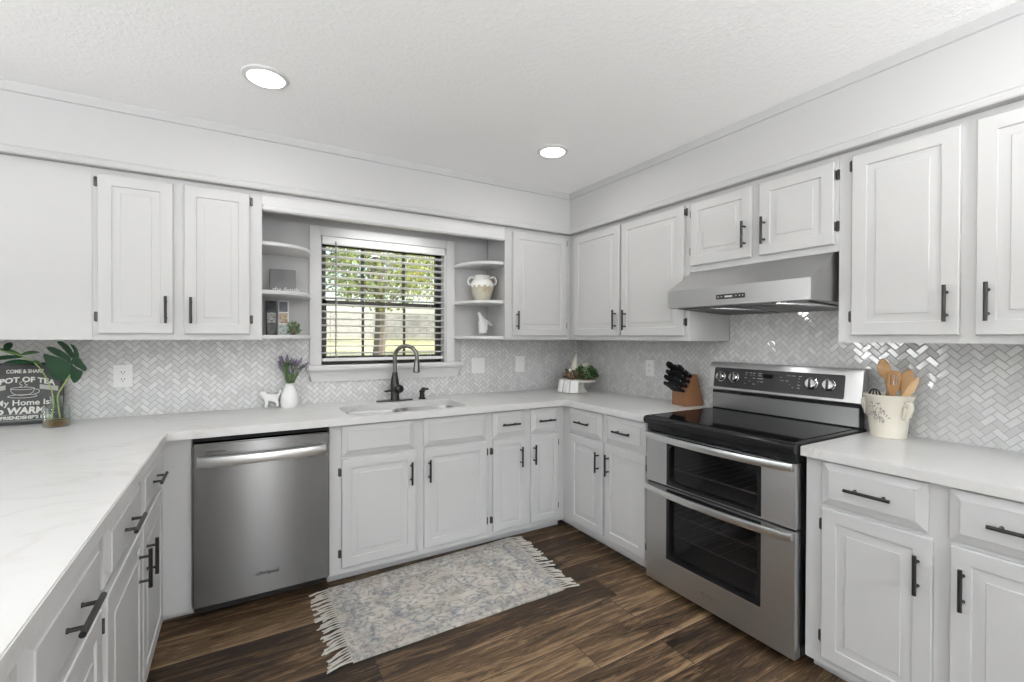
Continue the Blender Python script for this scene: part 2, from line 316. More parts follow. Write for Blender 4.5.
class MB:
    def __init__(s, F=FI): s.b = bmesh.new(); s.F = F
    def box(s, u0, u1, d0, d1, w0, w1, bev=0., seg=2, F=None):
        F = F or s.F
        vs = [s.b.verts.new(F(u, d, w)) for w in (w0, w1) for d in (d0, d1) for u in (u0, u1)]
        fs = [s.b.faces.new([vs[i] for i in q]) for q in ((0, 1, 3, 2), (4, 6, 7, 5), (0, 4, 5, 1), (2, 3, 7, 6), (0, 2, 6, 4), (1, 5, 7, 3))]
        bmesh.ops.recalc_face_normals(s.b, faces=fs)
        if bev:
            es = list({e for f in fs for e in f.edges}); bmesh.ops.bevel(s.b, geom=es, offset=bev, segments=seg, affect='EDGES', clamp_overlap=True)
        return s
    def loft(s, loops, cap0=True, cap1=True, closed=True):
        L = [[s.b.verts.new(Vector(p)) for p in lp] for lp in loops]; n = len(L[0])
        for a, b in zip(L, L[1:]):
            for i in range(n if closed else n-1):
                j = (i+1) % n; s.b.faces.new((a[i], a[j], b[j], b[i]))
        if cap0: s.b.faces.new(L[0][::-1])
        if cap1: s.b.faces.new(L[-1])
        return s
    def rings(s, u0, u1, w0, w1, d, rings, F=None, cap0=True):
        F = F or s.F
        return s.loft([[F(u0+i, d+h, w0+i), F(u1-i, d+h, w0+i), F(u1-i, d+h, w1-i), F(u0+i, d+h, w1-i)] for i, h in rings], cap0, True)
    def tube(s, pts, r, seg=10, cap=True, flat=None):
        pts = [Vector(p) for p in pts]; n = len(pts); loops = []; prev = None
        for i, p in enumerate(pts):
            t = (pts[min(i+1, n-1)] - pts[max(i-1, 0)]).normalized()
            if prev is None:
                a = Vector((0, 0, 1)) if abs(t.z) < .9 else Vector((1, 0, 0)); x = t.cross(a).normalized()
            else: x = (prev - t*prev.dot(t)).normalized()
            prev = x; y = t.cross(x); rr = r[i] if isinstance(r, (list, tuple)) else r; ry = rr*(flat or 1)
            loops.append([p + x*(math.cos(2*PI*k/seg)*rr) + y*(math.sin(2*PI*k/seg)*ry) for k in range(seg)])
        return s.loft(loops, cap, cap)
    def lathe(s, c, prof, seg=28, axis=None, cap=(True, True)):
        c = Vector(c); q = Vector(axis).to_track_quat('Z', 'X') if axis is not None else None; loops = []
        for r, z in prof:
            lp = []
            for k in range(seg):
                v = Vector((r*math.cos(2*PI*k/seg), r*math.sin(2*PI*k/seg), z))
                lp.append(c + (q @ v if q else v))
            loops.append(lp)
        return s.loft(loops, *cap)
    def prism(s, outer, holes, z0, z1, F=None, bev=0.):
        F = F or s.F; nb = bmesh.new()
        for lp in [outer] + list(holes):
            vs = [nb.verts.new((x, y, z0)) for x, y in lp]
            for i in range(len(vs)): nb.edges.new((vs[i], vs[(i+1) % len(vs)]))
        bmesh.ops.triangle_fill(nb, use_beauty=True, use_dissolve=False, edges=nb.edges[:])
        bmesh.ops.dissolve_limit(nb, angle_limit=.01, verts=nb.verts[:], edges=nb.edges[:])
        r = bmesh.ops.extrude_face_region(nb, geom=nb.faces[:])
        for v in r['geom']:
            if isinstance(v, bmesh.types.BMVert): v.co.z = z1
        bmesh.ops.recalc_face_normals(nb, faces=nb.faces[:])
        if bev:
            es = [e for e in nb.edges if len(e.link_faces) == 2 and e.calc_face_angle(0) > 1 and all(abs(v.co.z-z1) < 1e-6 for v in e.verts)]
            bmesh.ops.bevel(nb, geom=es, offset=bev, segments=2, affect='EDGES')
        m = {v: s.b.verts.new(F(*v.co)) for v in nb.verts}
        for f in nb.faces: s.b.faces.new([m[v] for v in f.verts])
        nb.free(); return s
    def sphere(s, c, r, sx=1, sy=1, sz=1, sub=2):
        m = Matrix.Translation(c) @ Matrix.Diagonal((sx, sy, sz, 1)); bmesh.ops.create_icosphere(s.b, subdivisions=sub, radius=r, matrix=m); return s
    def quadstrip(s, rows):
        L = [[s.b.verts.new(Vector(p)) for p in row] for row in rows]
        for a, b in zip(L, L[1:]):
            for i in range(len(a)-1): s.b.faces.new((a[i], a[i+1], b[i+1], b[i]))
        return s
    def xf(s, M): bmesh.ops.transform(s.b, matrix=M, verts=s.b.verts[:]); return s
    def build(s, name, mat, parent=None, recalc=True, ang=35):
        if recalc: bmesh.ops.recalc_face_normals(s.b, faces=s.b.faces[:])
        if parent is not None:
            o = origin(parent); bmesh.ops.translate(s.b, vec=-o, verts=s.b.verts[:])
        me = bpy.data.meshes.new(name); s.b.to_mesh(me); s.b.free()
        for p in me.polygons: p.use_smooth = True
        me.set_sharp_from_angle(angle=math.radians(ang))
        if mat: me.materials.append(mat)
        ob = bpy.data.objects.new(name, me); COL.objects.link(ob); ob.parent = parent
        return ob

def origin(o):
    v = Vector((0, 0, 0))
    while o is not None: v += Vector(o.location); o = o.parent
    return v
def thing(name, label, cat, loc=(0, 0, 0), group=None):
    o = bpy.data.objects.new(name, None); COL.objects.link(o); o.location = loc; o.empty_display_size = .05
    return tag(o, label, cat, group)
def tag(o, label, cat, group=None):
    o['label'] = label; o['category'] = cat
    if group: o['group'] = group
    return o
def struct(o): o['kind'] = 'structure'; return o
def rrect(x0, x1, y0, y1, r, n=5):
    out = []
    for cx, cy, a in ((x1-r, y1-r, 0), (x0+r, y1-r, 90), (x0+r, y0+r, 180), (x1-r, y0+r, 270)):
        for k in range(n+1):
            t = math.radians(a + 90*k/n); out.append((cx + r*math.cos(t), cy + r*math.sin(t)))
    return out
def textmesh(s, size, fn, name, mat, parent, bold=0., align='CENTER', ext=.0008, shear=0.):
    """letters as a mesh; fn maps flat (x, y, height) to the world"""
    c = bpy.data.curves.new('t', 'FONT'); c.body = s; c.size = size; c.align_x = align; c.extrude = ext; c.offset = bold; c.shear = shear; c.resolution_u = 3
    o = bpy.data.objects.new('t', c); COL.objects.link(o); bpy.context.view_layer.update()
    me = bpy.data.meshes.new_from_object(o.evaluated_get(bpy.context.evaluated_depsgraph_get()))
    bpy.data.objects.remove(o)
    mb = MB(); mb.b.from_mesh(me)
    for v in mb.b.verts: v.co = fn(v.co.x, v.co.y, v.co.z)
    bpy.data.meshes.remove(me)
    return mb.build(name, mat, parent)
def skin(name, verts, edges, mat, parent, sub=2, fn=None):
    me = bpy.data.meshes.new(name); me.from_pydata([v[:3] for v in verts], edges, [])
    o = bpy.data.objects.new('s', me); COL.objects.link(o)
    md = o.modifiers.new('s', 'SKIN'); md.use_smooth_shade = True
    for v, sv in zip(verts, me.skin_vertices[0].data): sv.radius = (v[3], v[3])
    me.skin_vertices[0].data[0].use_root = True
    sb = o.modifiers.new('b', 'SUBSURF'); sb.levels = sub; sb.render_levels = sub
    bpy.context.view_layer.update()
    m2 = bpy.data.meshes.new_from_object(o.evaluated_get(bpy.context.evaluated_depsgraph_get()))
    bpy.data.objects.remove(o)
    mb = MB(); mb.b.from_mesh(m2)
    if fn: fn(mb)
    return mb.build(name, mat, parent, ang=80)

# ------------------------------------------------------------------ room shell
X0, Y0, H = -7.5, -6.0, 2.441
struct(MB().box(X0-.15, .15, Y0-.15, .15, -.1, 0).build('floor', m_floor))
struct(MB().box(X0-.15, .15, Y0-.15, .15, H, H+.15).build('ceiling', m_ceil))
WX0, WX1, WZ0, WZ1 = -2.133, -1.250, 1.165, 2.010
R4 = lambda a, b, c, d: [(a, c), (b, c), (b, d), (a, d)]
struct(MB(FS).prism(R4(X0, 0, 0, H), [R4(WX0, WX1, WZ0, WZ1), R4(-7.0, -5.4, .65, 2.1)], 0, -.14, F=lambda u, w, d: FS(u, d, w)).build('wall_back', m_wall))
struct(MB().box(0, .14, Y0, .14, 0, H).build('wall_right', m_wall))
struct(MB().prism(R4(Y0, 0, 0, H), [R4(-4.15, -1.05, .6, 2.3)], X0-.14, X0, F=lambda y, z, x: Vector((x, y, z))).build('wall_left', m_wall))
struct(MB().prism(R4(X0, 0, 0, H), [R4(-6.25, -3.75, .5, 2.25), R4(-2.47, -2.09, .06, 2.15), R4(-1.25, -.2, .9, 2.2)], Y0-.14, Y0, F=lambda x, z, y: Vector((x, y, z))).build('wall_front', m_wall_dim))
# plain unseen windows outside the picture, for daylight and reflections
def plain_window(n, F, u0, u1, w0, w1):
    mb = MB(F)
    for a in ((u0, u0+.05, w0, w1), (u1-.05, u1, w0, w1), (u0, u1, w0, w0+.05), (u0, u1, w1-.05, w1), ((u0+u1)/2-.02, (u0+u1)/2+.02, w0, w1)):
        mb.box(a[0], a[1], -.05, -.01, a[2], a[3])
    return struct(mb.build('window_%d' % n, m_trim))
plain_window(2, FS, -7.0, -5.4, .65, 2.1)
plain_window(3, lambda u, d, w: Vector((X0+d, u, w)), -4.15, -1.05, .6, 2.3)  # unseen window, added to bring in light from the left
plain_window(4, lambda u, d, w: Vector((u, Y0+d, w)), -6.25, -3.75, .5, 2.25)  # unseen window, added to light the ceiling and walls

plain_window(5, lambda u, d, w: Vector((u, Y0+d, w)), -1.25, -.2, .9, 2.2)  # unseen window, added as fill for the base cabinets
# soffits over the cabinets, with their trims
SD, SB = .405, 2.136
struct(MB(FS).box(-4.3, 0, 0, SD, SB, H).build('wall_soffit_back', m_wall))
struct(MB(FW).box(SD, 6.0, 0, SD, SB, H).build('wall_soffit_right', m_wall))
def trim_run(n, F, u0, u1, prof):
    mb = MB(); mb.loft([[F(u, d, w) for d, w in prof] for u in (u0, u1)], True, True); return struct(mb.build('trim_%d' % n, m_wall, ang=25))
low = [(SD, SB-.002), (SD+.012, SB-.002), (SD+.016, SB+.004), (SD+.016, SB+.013), (SD+.010, SB+.017), (SD+.010, SB+.026), (SD+.005, SB+.033), (SD, SB+.036)]
crown = [(SD, H), (SD+.016, H), (SD+.016, H-.006), (SD+.008, H-.030), (SD+.008, H-.038), (SD, H-.042)]
trim_run(1, FS, -4.3, -SD, low); trim_run(2, FW, SD, 6., low); trim_run(3, FS, -4.3, -SD, crown); trim_run(4, FW, SD, 6., crown)

# tile backsplash
TZ0, TZ1 = .876, 1.332
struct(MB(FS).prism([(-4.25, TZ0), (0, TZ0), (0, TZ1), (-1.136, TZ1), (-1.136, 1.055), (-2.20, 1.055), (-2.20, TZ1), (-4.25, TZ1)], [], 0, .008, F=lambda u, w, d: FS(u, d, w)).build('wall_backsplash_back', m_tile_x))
struct(MB(FW).prism([(.008, TZ0), (3.3, TZ0), (3.3, TZ1), (2.2345, TZ1), (2.2345, 1.52), (1.4795, 1.52), (1.4795, TZ1), (.008, TZ1)], [], 0, .008, F=lambda u, w, d: FW(u, d, w)).build('wall_backsplash_right', m_tile_y))

# ------------------------------------------------------------------ window, casing, sill
win = struct(MB(FS).box(WX0, WX1, -.135, -.115, WZ0, WZ0+.001).build('window_1', m_winframe))
def wframe(mb, a, b, c, d, t, d0, d1):
    mb.box(a, a+t, d0, d1, c, d); mb.box(b-t, b, d0, d1, c, d); mb.box(a, b, d0, d1, c, c+t); mb.box(a, b, d0, d1, d-t, d)
mb = MB(FS); wframe(mb, WX0+.003, WX1-.003, WZ0+.003, WZ1-.003, .03, -.12, -.075); mb.build('frame', m_winframe, win)
mb = MB(FS); wframe(mb, WX0+.03, WX1-.03, 1.565, WZ1-.03, .022, -.115, -.095)
for k in (1, 2): x = WX0 + (WX1-WX0)*k/3; mb.box(x-.010, x+.010, -.112, -.098, 1.58, WZ1-.04)
mb.build('upper_sash', m_winframe, win)
mb = MB(FS); wframe(mb, WX0+.03, WX1-.03, WZ0+.03, 1.595, .024, -.095, -.075)
for k in (1, 2): x = WX0 + (WX1-WX0)*k/3; mb.box(x-.008, x+.008, -.092, -.080, WZ0+.04, 1.58)
mb.build('lower_sash', m_winframe, win)
MB(FS).box(WX0+.045, WX1-.045, -.107, -.104, 1.59, WZ1-.045).build('pane', m_pane, win)
MB(FS).box(WX0+.045, WX1-.045, -.087, -.084, WZ0+.045, 1.575).build('pane', m_pane, win)
mb = MB(FS)
for a in ((WX0, WX0+.012, WZ0, WZ1), (WX1-.012, WX1, WZ0, WZ1), (WX0, WX1, WZ1-.012, WZ1)): mb.box(a[0], a[1], -.074, -.0005, a[2], a[3])
mb.build('jamb', m_trim, win)
mb = MB(FS)
mb.box(WX0-.063, WX0+.004, .0, .018, WZ0, WZ1+.055, .003); mb.box(WX1-.004, WX1+.063, .0, .018, WZ0, WZ1+.055, .003); mb.box(WX0+.004, WX1-.004, .0, .018, WZ1-.004, WZ1+.055, .003)
mb.build('casing', m_trim, win)
MB(FS).box(-2.215, -1.125, -.074, .062, 1.128, WZ0, .010, 3).build('sill', m_trim, win)
mb = MB(FS); mb.loft([[FS(x, 0, z), FS(x, .030, z)] for x, z in ()] or [[FS(-2.205, .0, 1.128), FS(-1.137, .0, 1.128), FS(-1.175, .0, 1.055), FS(-2.18, .0, 1.055)], [FS(-2.205, .032, 1.128), FS(-1.137, .032, 1.128), FS(-1.175, .020, 1.055), FS(-2.18, .020, 1.055)]])
mb.build('apron', m_trim, win)

# blind
bl = thing('window_blind', 'white horizontal slat blind hanging lowered in the window over the sink', 'window blind', (-1.69, 0, WZ1))
MB(FS).box(WX0+.016, WX1-.016, -.014, .012, 1.955, WZ1-.006, .003).build('valance', m_blind, bl)
mb = MB(FS); nsl = 16
for k in range(nsl):
    z = 1.925 - k*(1.925-1.240)/(nsl-1); tilt = -.004
    a = [FS(WX0+.018, -.056, z+tilt), FS(WX0+.018, -.034, z+tilt*.4+.003), FS(WX0+.018, -.012, z-tilt*.6)]
    b = [p + Vector((WX1-WX0-.036, 0, 0)) for p in a]; t_ = Vector((0, 0, .0040))
    mb.loft([[p for p in a] + [p+t_ for p in a[::-1]], [p for p in b] + [p+t_ for p in b[::-1]]])
mb.build('slats', m_blind, bl)
MB(FS).box(WX0+.018, WX1-.018, -.058, -.010, 1.187, 1.207, .004).build('bottom_rail', m_blind, bl)
for x in (-2.02, -1.69, -1.37):
    mb = MB()
    for d in (-.058, -.009): mb.tube([FS(x, d, 1.955), FS(x, d, 1.2)], .0009, 5)
    mb.build('ladder_cord', m_cord, bl)
MB().tube([FS(-2.035, .014, 1.975), FS(-2.035, .020, 1.94), FS(-2.036, .020, 1.21)], .0042, 8).build('tilt_wand', m_wand, bl)

# window bay: ceiling board, corner shelves, valance
BX0, BX1 = -2.4768, -.9578
struct(MB(FS).box(BX0, -.9055, 0, .29, 2.112, 2.134).build('trim_5', m_wall))
struct(MB(FS).box(BX0, BX1, .337, .375, 2.062, 2.134, .002).box(BX0, BX1, .331, .383, 2.036, 2.062, .006, 3).build('trim_6', m_trim))
def shelf(side, z, label):
    cx = BX0 if side < 0 else -.9055; a, b = (.285, .33) if side < 0 else (.290, .350); n = 14
    pts = [(cx, 0.), (cx, b)]
    for k in range(n+1):
        t = PI/2*(1-k/n); pts.append((cx - side*(a*math.cos(t)**.75), b*math.sin(t)**.75))
    pts = [p for i, p in enumerate(pts) if i == 0 or (abs(p[0]-pts[i-1][0]) + abs(p[1]-pts[i-1][1])) > 1e-5]
    loops = []
    for ins, dz in ((.006, 0), (.001, .004), (0, .010), (.001, .019), (.006, .024)):
        loops.append([FS(cx - side*max(abs(x-cx)-ins*(abs(x-cx) > 0), 0) , max(d-ins*(d > 0), 0.0), z+dz) for x, d in pts])
    o = MB().loft(loops).build('corner_shelf', m_trim); return tag(o, label, 'shelf', 'rounded corner shelves beside the window')
shelf(-1, 1.855, 'topmost rounded white corner shelf left of the window, nothing standing on it')
shelf(-1, 1.585, 'middle rounded white corner shelf left of the window, under the grey canvas')
shelf(-1, 1.334, 'lowest rounded white corner shelf left of the window, under the photo strips')
shelf(1, 1.868, 'topmost rounded white corner shelf right of the window, above the two-handled jug')
shelf(1, 1.590, 'middle rounded white corner shelf right of the window, under the two-handled jug')
shelf(1, 1.334, 'lowest rounded white corner shelf right of the window, under the bird figurine')
fl = thing('strip_light', 'slim lit strip light hidden under the board above the window', 'light', (-1.69, -.17, 2.112))
MB(FS).box(-1.99, -1.39, .14, .20, 2.094, 2.1118, .003).build('housing', m_trim, fl)
MB(FS).box(-1.97, -1.41, .148, .192, 2.086, 2.0945, .004).build('diffuser', m_tube, fl)
l = area('strip_glow', (-1.69, -.17, 2.08), (0, 0, -1), .55, .04, 1.3, (1, 1, .98)); l.parent = fl; l.location = (0, 0, -.034)

# ------------------------------------------------------------------ cabinets
DOOR = [(0, 0), (0, .016), (.003, .019), (.050, .019), (.0525, .0135), (.058, .0130), (.083, .0175), (.085, .0195)]
DRAWER = [(0, 0), (0, .008), (.002, .010), (.0285, .0182), (.030, .0215)]
def pull(F, u, w, d, L, vert, parent):
    mb = MB(); st = .030
    A = (lambda s: F(u, d+st, w+s)) if vert else (lambda s: F(u+s, d+st, w))
    B = (lambda s, q: F(u, d+q, w+s)) if vert else (lambda s, q: F(u+s, d+q, w))
    mb.tube([A(-L/2), A(L/2)], .0062, 12)
    for s in (-L*.31, L*.31): mb.tube([B(s, .0), B(s, .0035), B(s, .004), B(s, st)], [.0058, .0058, .0046, .0046], 8)
    return mb.build('handle', m_pull, parent)
def hinge(F, u, w, d, parent, s):
    """s: +1 when the frame lies on the larger-u side of the door"""
    mb = MB(F); mb.loft([[F(u + s*(.009 + .0075*math.cos(a)*k), d+h, w + (.016*(1 if math.sin(a) > 0 else -1) + .0075*math.sin(a))*k) for a in [2*PI*(i+.5)/14 for i in range(14)]] for k, h in ((1, 0), (1, .002), (.9, .0035))])
    mb.tube([F(u + s*.0015, d+.010, w-.019), F(u + s*.0015, d+.010, w+.019)], .0040, 8)
    return mb.build('hinge', m_hinge, parent)
def door(F, u0, u1, w0, w1, d, parent, hu=None, hw=None, hinge_side=None, hz=None, L=.132):
    rg = DOOR if (u1-u0) > .26 else [(i*.80, h) for i, h in DOOR]
    o = MB(F).rings(u0, u1, w0, w1, d, rg).build('door', m_paint, parent, ang=20)
    if hu is not None: pull(F, hu, hw, d+.019, L, True, o)
    if hinge_side:
        for z in hz: hinge(F, u1 if hinge_side > 0 else u0, z, d, o, hinge_side)
    return o
def drawer(F, u0, u1, w0, w1, d, parent, L=.14, name='drawer'):
    o = MB(F).rings(u0, u1, w0, w1, d, DRAWER).build(name, m_paint, parent, ang=15)
    if L: pull(F, (u0+u1)/2, (w0+w1)/2, d+.0212, L, False, o)
    return o
UD, UB, UT = .375, 1.331, SB - .002
DZ0, DZ1 = 1.362, 2.106
G_U, G_B = 'white wall cabinets', 'white base cabinets'
HZU = (1.44, 2.07)
# back wall, left of the window
c = thing('wall_cabinet', 'white two-door wall cabinet on the back wall left of the window', 'cabinet', (-2.82, -.165, UB), G_U)
MB(FS).box(-3.172, -2.4772, .009, UD, UB, UT, .0015).build('body', m_paint, c)
door(FS, -3.1511, -2.8666, DZ0, DZ1, UD, c, -2.8942, 1.479, -1, HZU)
door(FS, -2.8214, -2.5359, DZ0, DZ1, UD, c, -2.7928, 1.479, 1, HZU)
MB(FS).box(-4.25, -3.1725, .009, UD, UB, UT, .0015).build('cabinet_end_panel', m_paint)
tag(bpy.data.objects['cabinet_end_panel'], 'plain doorless white cabinet front at the left edge, beside the two-door wall cabinet', 'cabinet', G_U)
# back wall, right of the window
c = thing('wall_cabinet', 'white single-door wall cabinet in the corner right of the window', 'cabinet', (-.63, -.165, UB), G_U)
MB(FS).box(-.905, -.3752, .009, UD, UB, UT, .0015).box(BX1, -.904, UD-.020, UD, UB, UT, .0015).build('body', m_paint, c)
door(FS, -0.8989, -0.4225, DZ0, DZ1, UD, c, -0.8713, 1.471, 1, HZU)
# right wall, corner to hood
c = thing('wall_cabinet', 'white two-door wall cabinet between the corner and the range hood', 'cabinet', (-.165, -.9, UB), G_U)
MB(FW).box(.009, 1.479, .009, UD, UB, UT, .0015).build('body', m_paint, c)
door(FW, 0.4420, 0.9271, DZ0, DZ1, UD, c, 0.8947, 1.470, -1, HZU)
door(FW, 0.9466, 1.4444, DZ0, DZ1, UD, c, 0.9878, 1.464, 1, HZU)
# over the hood
c = thing('wall_cabinet', 'short white two-door wall cabinet right above the stainless range hood', 'cabinet', (-.165, -1.83, 1.727), G_U)
MB(FW).box(1.4795, 2.2345, .009, UD, 1.722, UT, .0015).build('body', m_paint, c)
door(FW, 1.4915, 1.8502, 1.754, DZ1, UD, c, 1.8188, 1.868, -1, (1.84, 2.05))
door(FW, 1.8923, 2.2205, 1.754, DZ1, UD, c, 1.9187, 1.868, 1, (1.83, 2.05))
# right of the hood
c = thing('wall_cabinet', 'tall white two-door wall cabinet right of the range hood at the right edge', 'cabinet', (-.165, -2.63, UB), G_U)
MB(FW).box(2.235, 3.06, .009, UD, UB, UT, .0015).build('body', m_paint, c)
door(FW, 2.2892, 2.6243, DZ0, DZ1, UD, c, 2.5919, 1.475, -1, HZU)
door(FW, 2.6664, 3.0045, DZ0, DZ1, UD, c, 2.6988, 1.475, 1, HZU)

BD, BB, BT = .605, .060, .876
KD = .535
LZ0, LZ1, WZa, WZb = .098, .686, .700, .866
HZB = (.172, .615)
def base(F, u0, u1, label, loc, kd=KD, d0=.009):
    c = thing('base_cabinet', label, 'cabinet', loc, G_B)
    MB(F).box(u0, u1, d0, BD, BB, BT-.001, .0015).build('body', m_paint, c)
    MB(F).box(u0, u1, d0, kd, 0, BB+.001).build('toe_kick', m_paint, c)
    return c
def sinkbody(c):
    mb = MB(FS)
    mb.box(-2.170, -2.152, .009, BD, BB, BT-.001); mb.box(-1.224, -1.206, .009, BD, BB, BT-.001)
    mb.box(-2.152, -1.224, BD-.019, BD, BB, BT-.001); mb.box(-2.152, -1.224, .009, BD-.019, BB, BB+.018)
    return mb.build('body', m_paint, c)
# back run
c = thing('base_cabinet', 'white sink base cabinet with two doors under two plain false drawer fronts', 'cabinet', (-1.69, -.3, 0), G_B)
sinkbody(c); MB(FS).box(-2.170, -1.206, .009, KD, 0, BB+.001).build('toe_kick', m_paint, c)
drawer(FS, -2.110, -1.705, WZa, WZb, BD, c, 0, 'false_drawer_front'); drawer(FS, -1.648, -1.235, WZa, WZb, BD, c, 0, 'false_drawer_front')
door(FS, -2.110, -1.696, LZ0, LZ1, BD, c, -1.727, .562, -1, HZB)
door(FS, -1.645, -1.228, LZ0, LZ1, BD, c, -1.617, .560, 1, HZB)
c = base(FS, -1.2055, -.6055, 'narrow white base cabinet with two slim doors and two drawers, in the back corner', (-.9, -.3, 0))
drawer(FS, -1.181, -.946, WZa, WZb, BD, c, .132); drawer(FS, -.892, -.667, WZa, WZb, BD, c, .132)
door(FS, -1.181, -.939, LZ0, LZ1, BD, c, -.978, .562, -1, HZB)
door(FS, -.892, -.667, LZ0, LZ1, BD, c, -.872, .562, 1, HZB)
# right run
c = base(FW, .009, 1.405, 'white base cabinet with two drawers and two doors between corner and range', (-.3, -.9, 0))
drawer(FW, .684, 1.011, WZa, WZb, BD, c, .14); drawer(FW, 1.048, 1.377, WZa, WZb, BD, c, .14)
door(FW, .694, 1.022, LZ0, LZ1, BD, c, .990, .560, -1, HZB)
door(FW, 1.049, 1.380, LZ0, LZ1, BD, c, 1.083, .562, 1, HZB)
c = base(FW, 2.226, 3.06, 'white base cabinet with two drawers and two doors right of the range', (-.3, -2.6, 0))
drawer(FW, 2.288, 2.614, WZa, WZb, BD, c, .142); drawer(FW, 2.666, 3.0, WZa, WZb, BD, c, .142)
door(FW, 2.292, 2.628, LZ0, LZ1, BD, c, 2.591, .558, -1, HZB)
door(FW, 2.672, 3.0, LZ0, LZ1, BD, c, 2.704, .560, 1, HZB)
# left run (peninsula)
c = base(FE, -1.713, -.009, 'white base cabinet with two drawers and two doors, left run beside the dishwasher', (-3.2, -1.2, 0), d0=0)
MB(FS).box(-2.8995, -2.778, .02, BD-.003, BB, BT-.001, .001).build('filler_panel', m_paint, c)
MB(FS).box(-2.955, -2.778, .02, KD-.03, 0, BB).build('filler_toe_kick', m_paint, c)
drawer(FE, -1.165, -.690, WZa, WZb, BD, c, .155); drawer(FE, -1.680, -1.212, WZa, WZb, BD, c, .155)
door(FE, -1.170, -.705, LZ0, LZ1, BD, c, -1.110, .545, 1, HZB)
door(FE, -1.695, -1.198, LZ0, LZ1, BD, c, -1.256, .563, -1, HZB)
c = base(FE, -2.75, -1.714, 'white base cabinet at the near end of the left run, lower left corner', (-3.2, -2.2, 0), d0=0)
drawer(FE, -2.215, -1.750, WZa, WZb, BD, c, .16); drawer(FE, -2.72, -2.255, WZa, WZb, BD, c, .16)
door(FE, -2.215, -1.750, LZ0, LZ1, BD, c, -2.180, .56, 1, HZB)
door(FE, -2.72, -2.255, LZ0, LZ1, BD, c, -2.30, .56, -1, HZB)

# ------------------------------------------------------------------ countertops with sink cut-out
CE, CL, CZ0, CZ1 = -.643, -2.866, .876, .914
SX0, SX1, SY0, SY1 = -2.060, -1.325, -.575, -.205
cut = rrect(SX0, SX1, SY0, SY1, .075, 6)
outer = [(-.0085, -.0085), (-3.85, -.0085), (-3.85, -2.95), (CL, -2.95), (CL, CE-.006), (CE+.006, CE-.006), (CE+.006, -1.408), (-.0085, -1.408)]
ct = tag(MB().prism(outer, [cut], CZ0, CZ1, bev=.003).build('countertop', m_quartz), 'long white veined countertop around the sink, from the left run to the range', 'countertop', 'white quartz countertops')
tag(MB().prism([(-.0085, -2.2185), (CE+.006, -2.2185), (CE+.006, -3.09), (-.0085, -3.09)], [], CZ0, CZ1, bev=.003).build('countertop', m_quartz), 'short white countertop right of the range, under the utensil crock', 'countertop', 'white quartz countertops')

# sink
sk = thing('sink', 'double-bowl undermount stainless steel sink set in the countertop below the window', 'sink', (-1.69, -.39, .72))
mb = MB(); cx = -1.69
MB().prism(rrect(SX0-.02, SX1+.02, SY0-.012, SY1+.02, .085, 6), [rrect(SX0+.008, cx-.012, SY0+.008, SY1-.008, .065, 6), rrect(cx+.012, SX1-.008, SY0+.008, SY1-.008, .065, 6)], .872, .8755).build('rim', m_sinksteel, sk)
for a, b, in ((SX0+.008, cx-.012), (cx+.012, SX1-.008)):
    lp = [[(*p, z) for p in rrect(a+i, b-i, SY0+.008+i, SY1-.008-i, max(.065-i*.4, .03), 6)] for i, z in ((0, .8752), (.004, .860), (.012, .74), (.03, .715), (.06, .708))]
    o = MB().loft(lp, False, True).build('bowl', m_sinksteel, sk)
    MB().lathe(((a+b)/2, (SY0+SY1)/2, .7085), [(.045, 0), (.045, .003), (.036, .004), (.03, .0015)], 24).build('drain', m_chrome, o)
# faucet
fx, fy = -1.672, -.118
fa = thing('faucet', 'dark bronze gooseneck kitchen faucet standing behind the sink', 'faucet', (fx, fy, CZ1))
MB().prism(rrect(fx-.125, fx+.125, fy-.028, fy+.028, .027, 6), [], CZ1, CZ1+.007, bev=.002).build('base_plate', m_bronze, fa)
MB().lathe((fx, fy, CZ1+.006), [(.030, 0), (.030, .012), (.0285, .02), (.0285, .06), (.031, .075), (.031, .10), (.026, .13), (.0185, .175), (.0165, .19)], 24).build('body', m_bronze, fa)
dirx, diry = .83, -.56
arc = [(fx, fy, CZ1+.185), (fx, fy, CZ1+.25)]
rad = .076
for k in range(15):
    t = PI - k*PI*1.05/14; q = rad + rad*math.cos(t)
    arc.append((fx+dirx*q, fy+diry*q, CZ1+.297+rad*1.02*math.sin(t)))
MB().tube(catmull(arc, 3), .0135, 14).build('spout', m_bronze2, fa)
e = Vector(arc[-1]); dn = (Vector(arc[-1])-Vector(arc[-2])).normalized()
MB().tube([e, e+dn*.01, e+dn*.015, e+dn*.085, e+dn*.092], [.0145, .0155, .018, .0235, .018], 16).build('spray_head', m_bronze2, fa)
mb = MB(); mb.lathe((fx+.02, fy-.026, CZ1+.083), [(.026, -.02), (.029, -.005), (.029, .012), (.022, .024), (.001, .027)], 18, axis=(.55, -.8, .1))
mb.build('valve_cap', m_bronze, fa)
MB().tube([(fx-.02, fy-.012, CZ1+.075), (fx-.045, fy-.018, CZ1+.073), (fx-.075, fy-.024, CZ1+.070)], [.010, .007, .0055], 10).build('lever', m_bronze, fa)
sd = thing('soap_dispenser', 'small dark bronze soap dispenser behind the sink, right of the faucet', 'soap dispenser', (-1.478, -.115, CZ1))
MB().lathe((-1.478, -.115, CZ1), [(.026, 0), (.026, .006), (.019, .012), (.017, .045), (.021, .052), (.021, .060), (.012, .068)], 18).build('base', m_bronze, sd)
MB().tube([(-1.478, -.115, CZ1+.066), (-1.470, -.121, CZ1+.073), (-1.440, -.143, CZ1+.069)], [.0145, .011, .0065], 10).build('nozzle', m_bronze, sd)

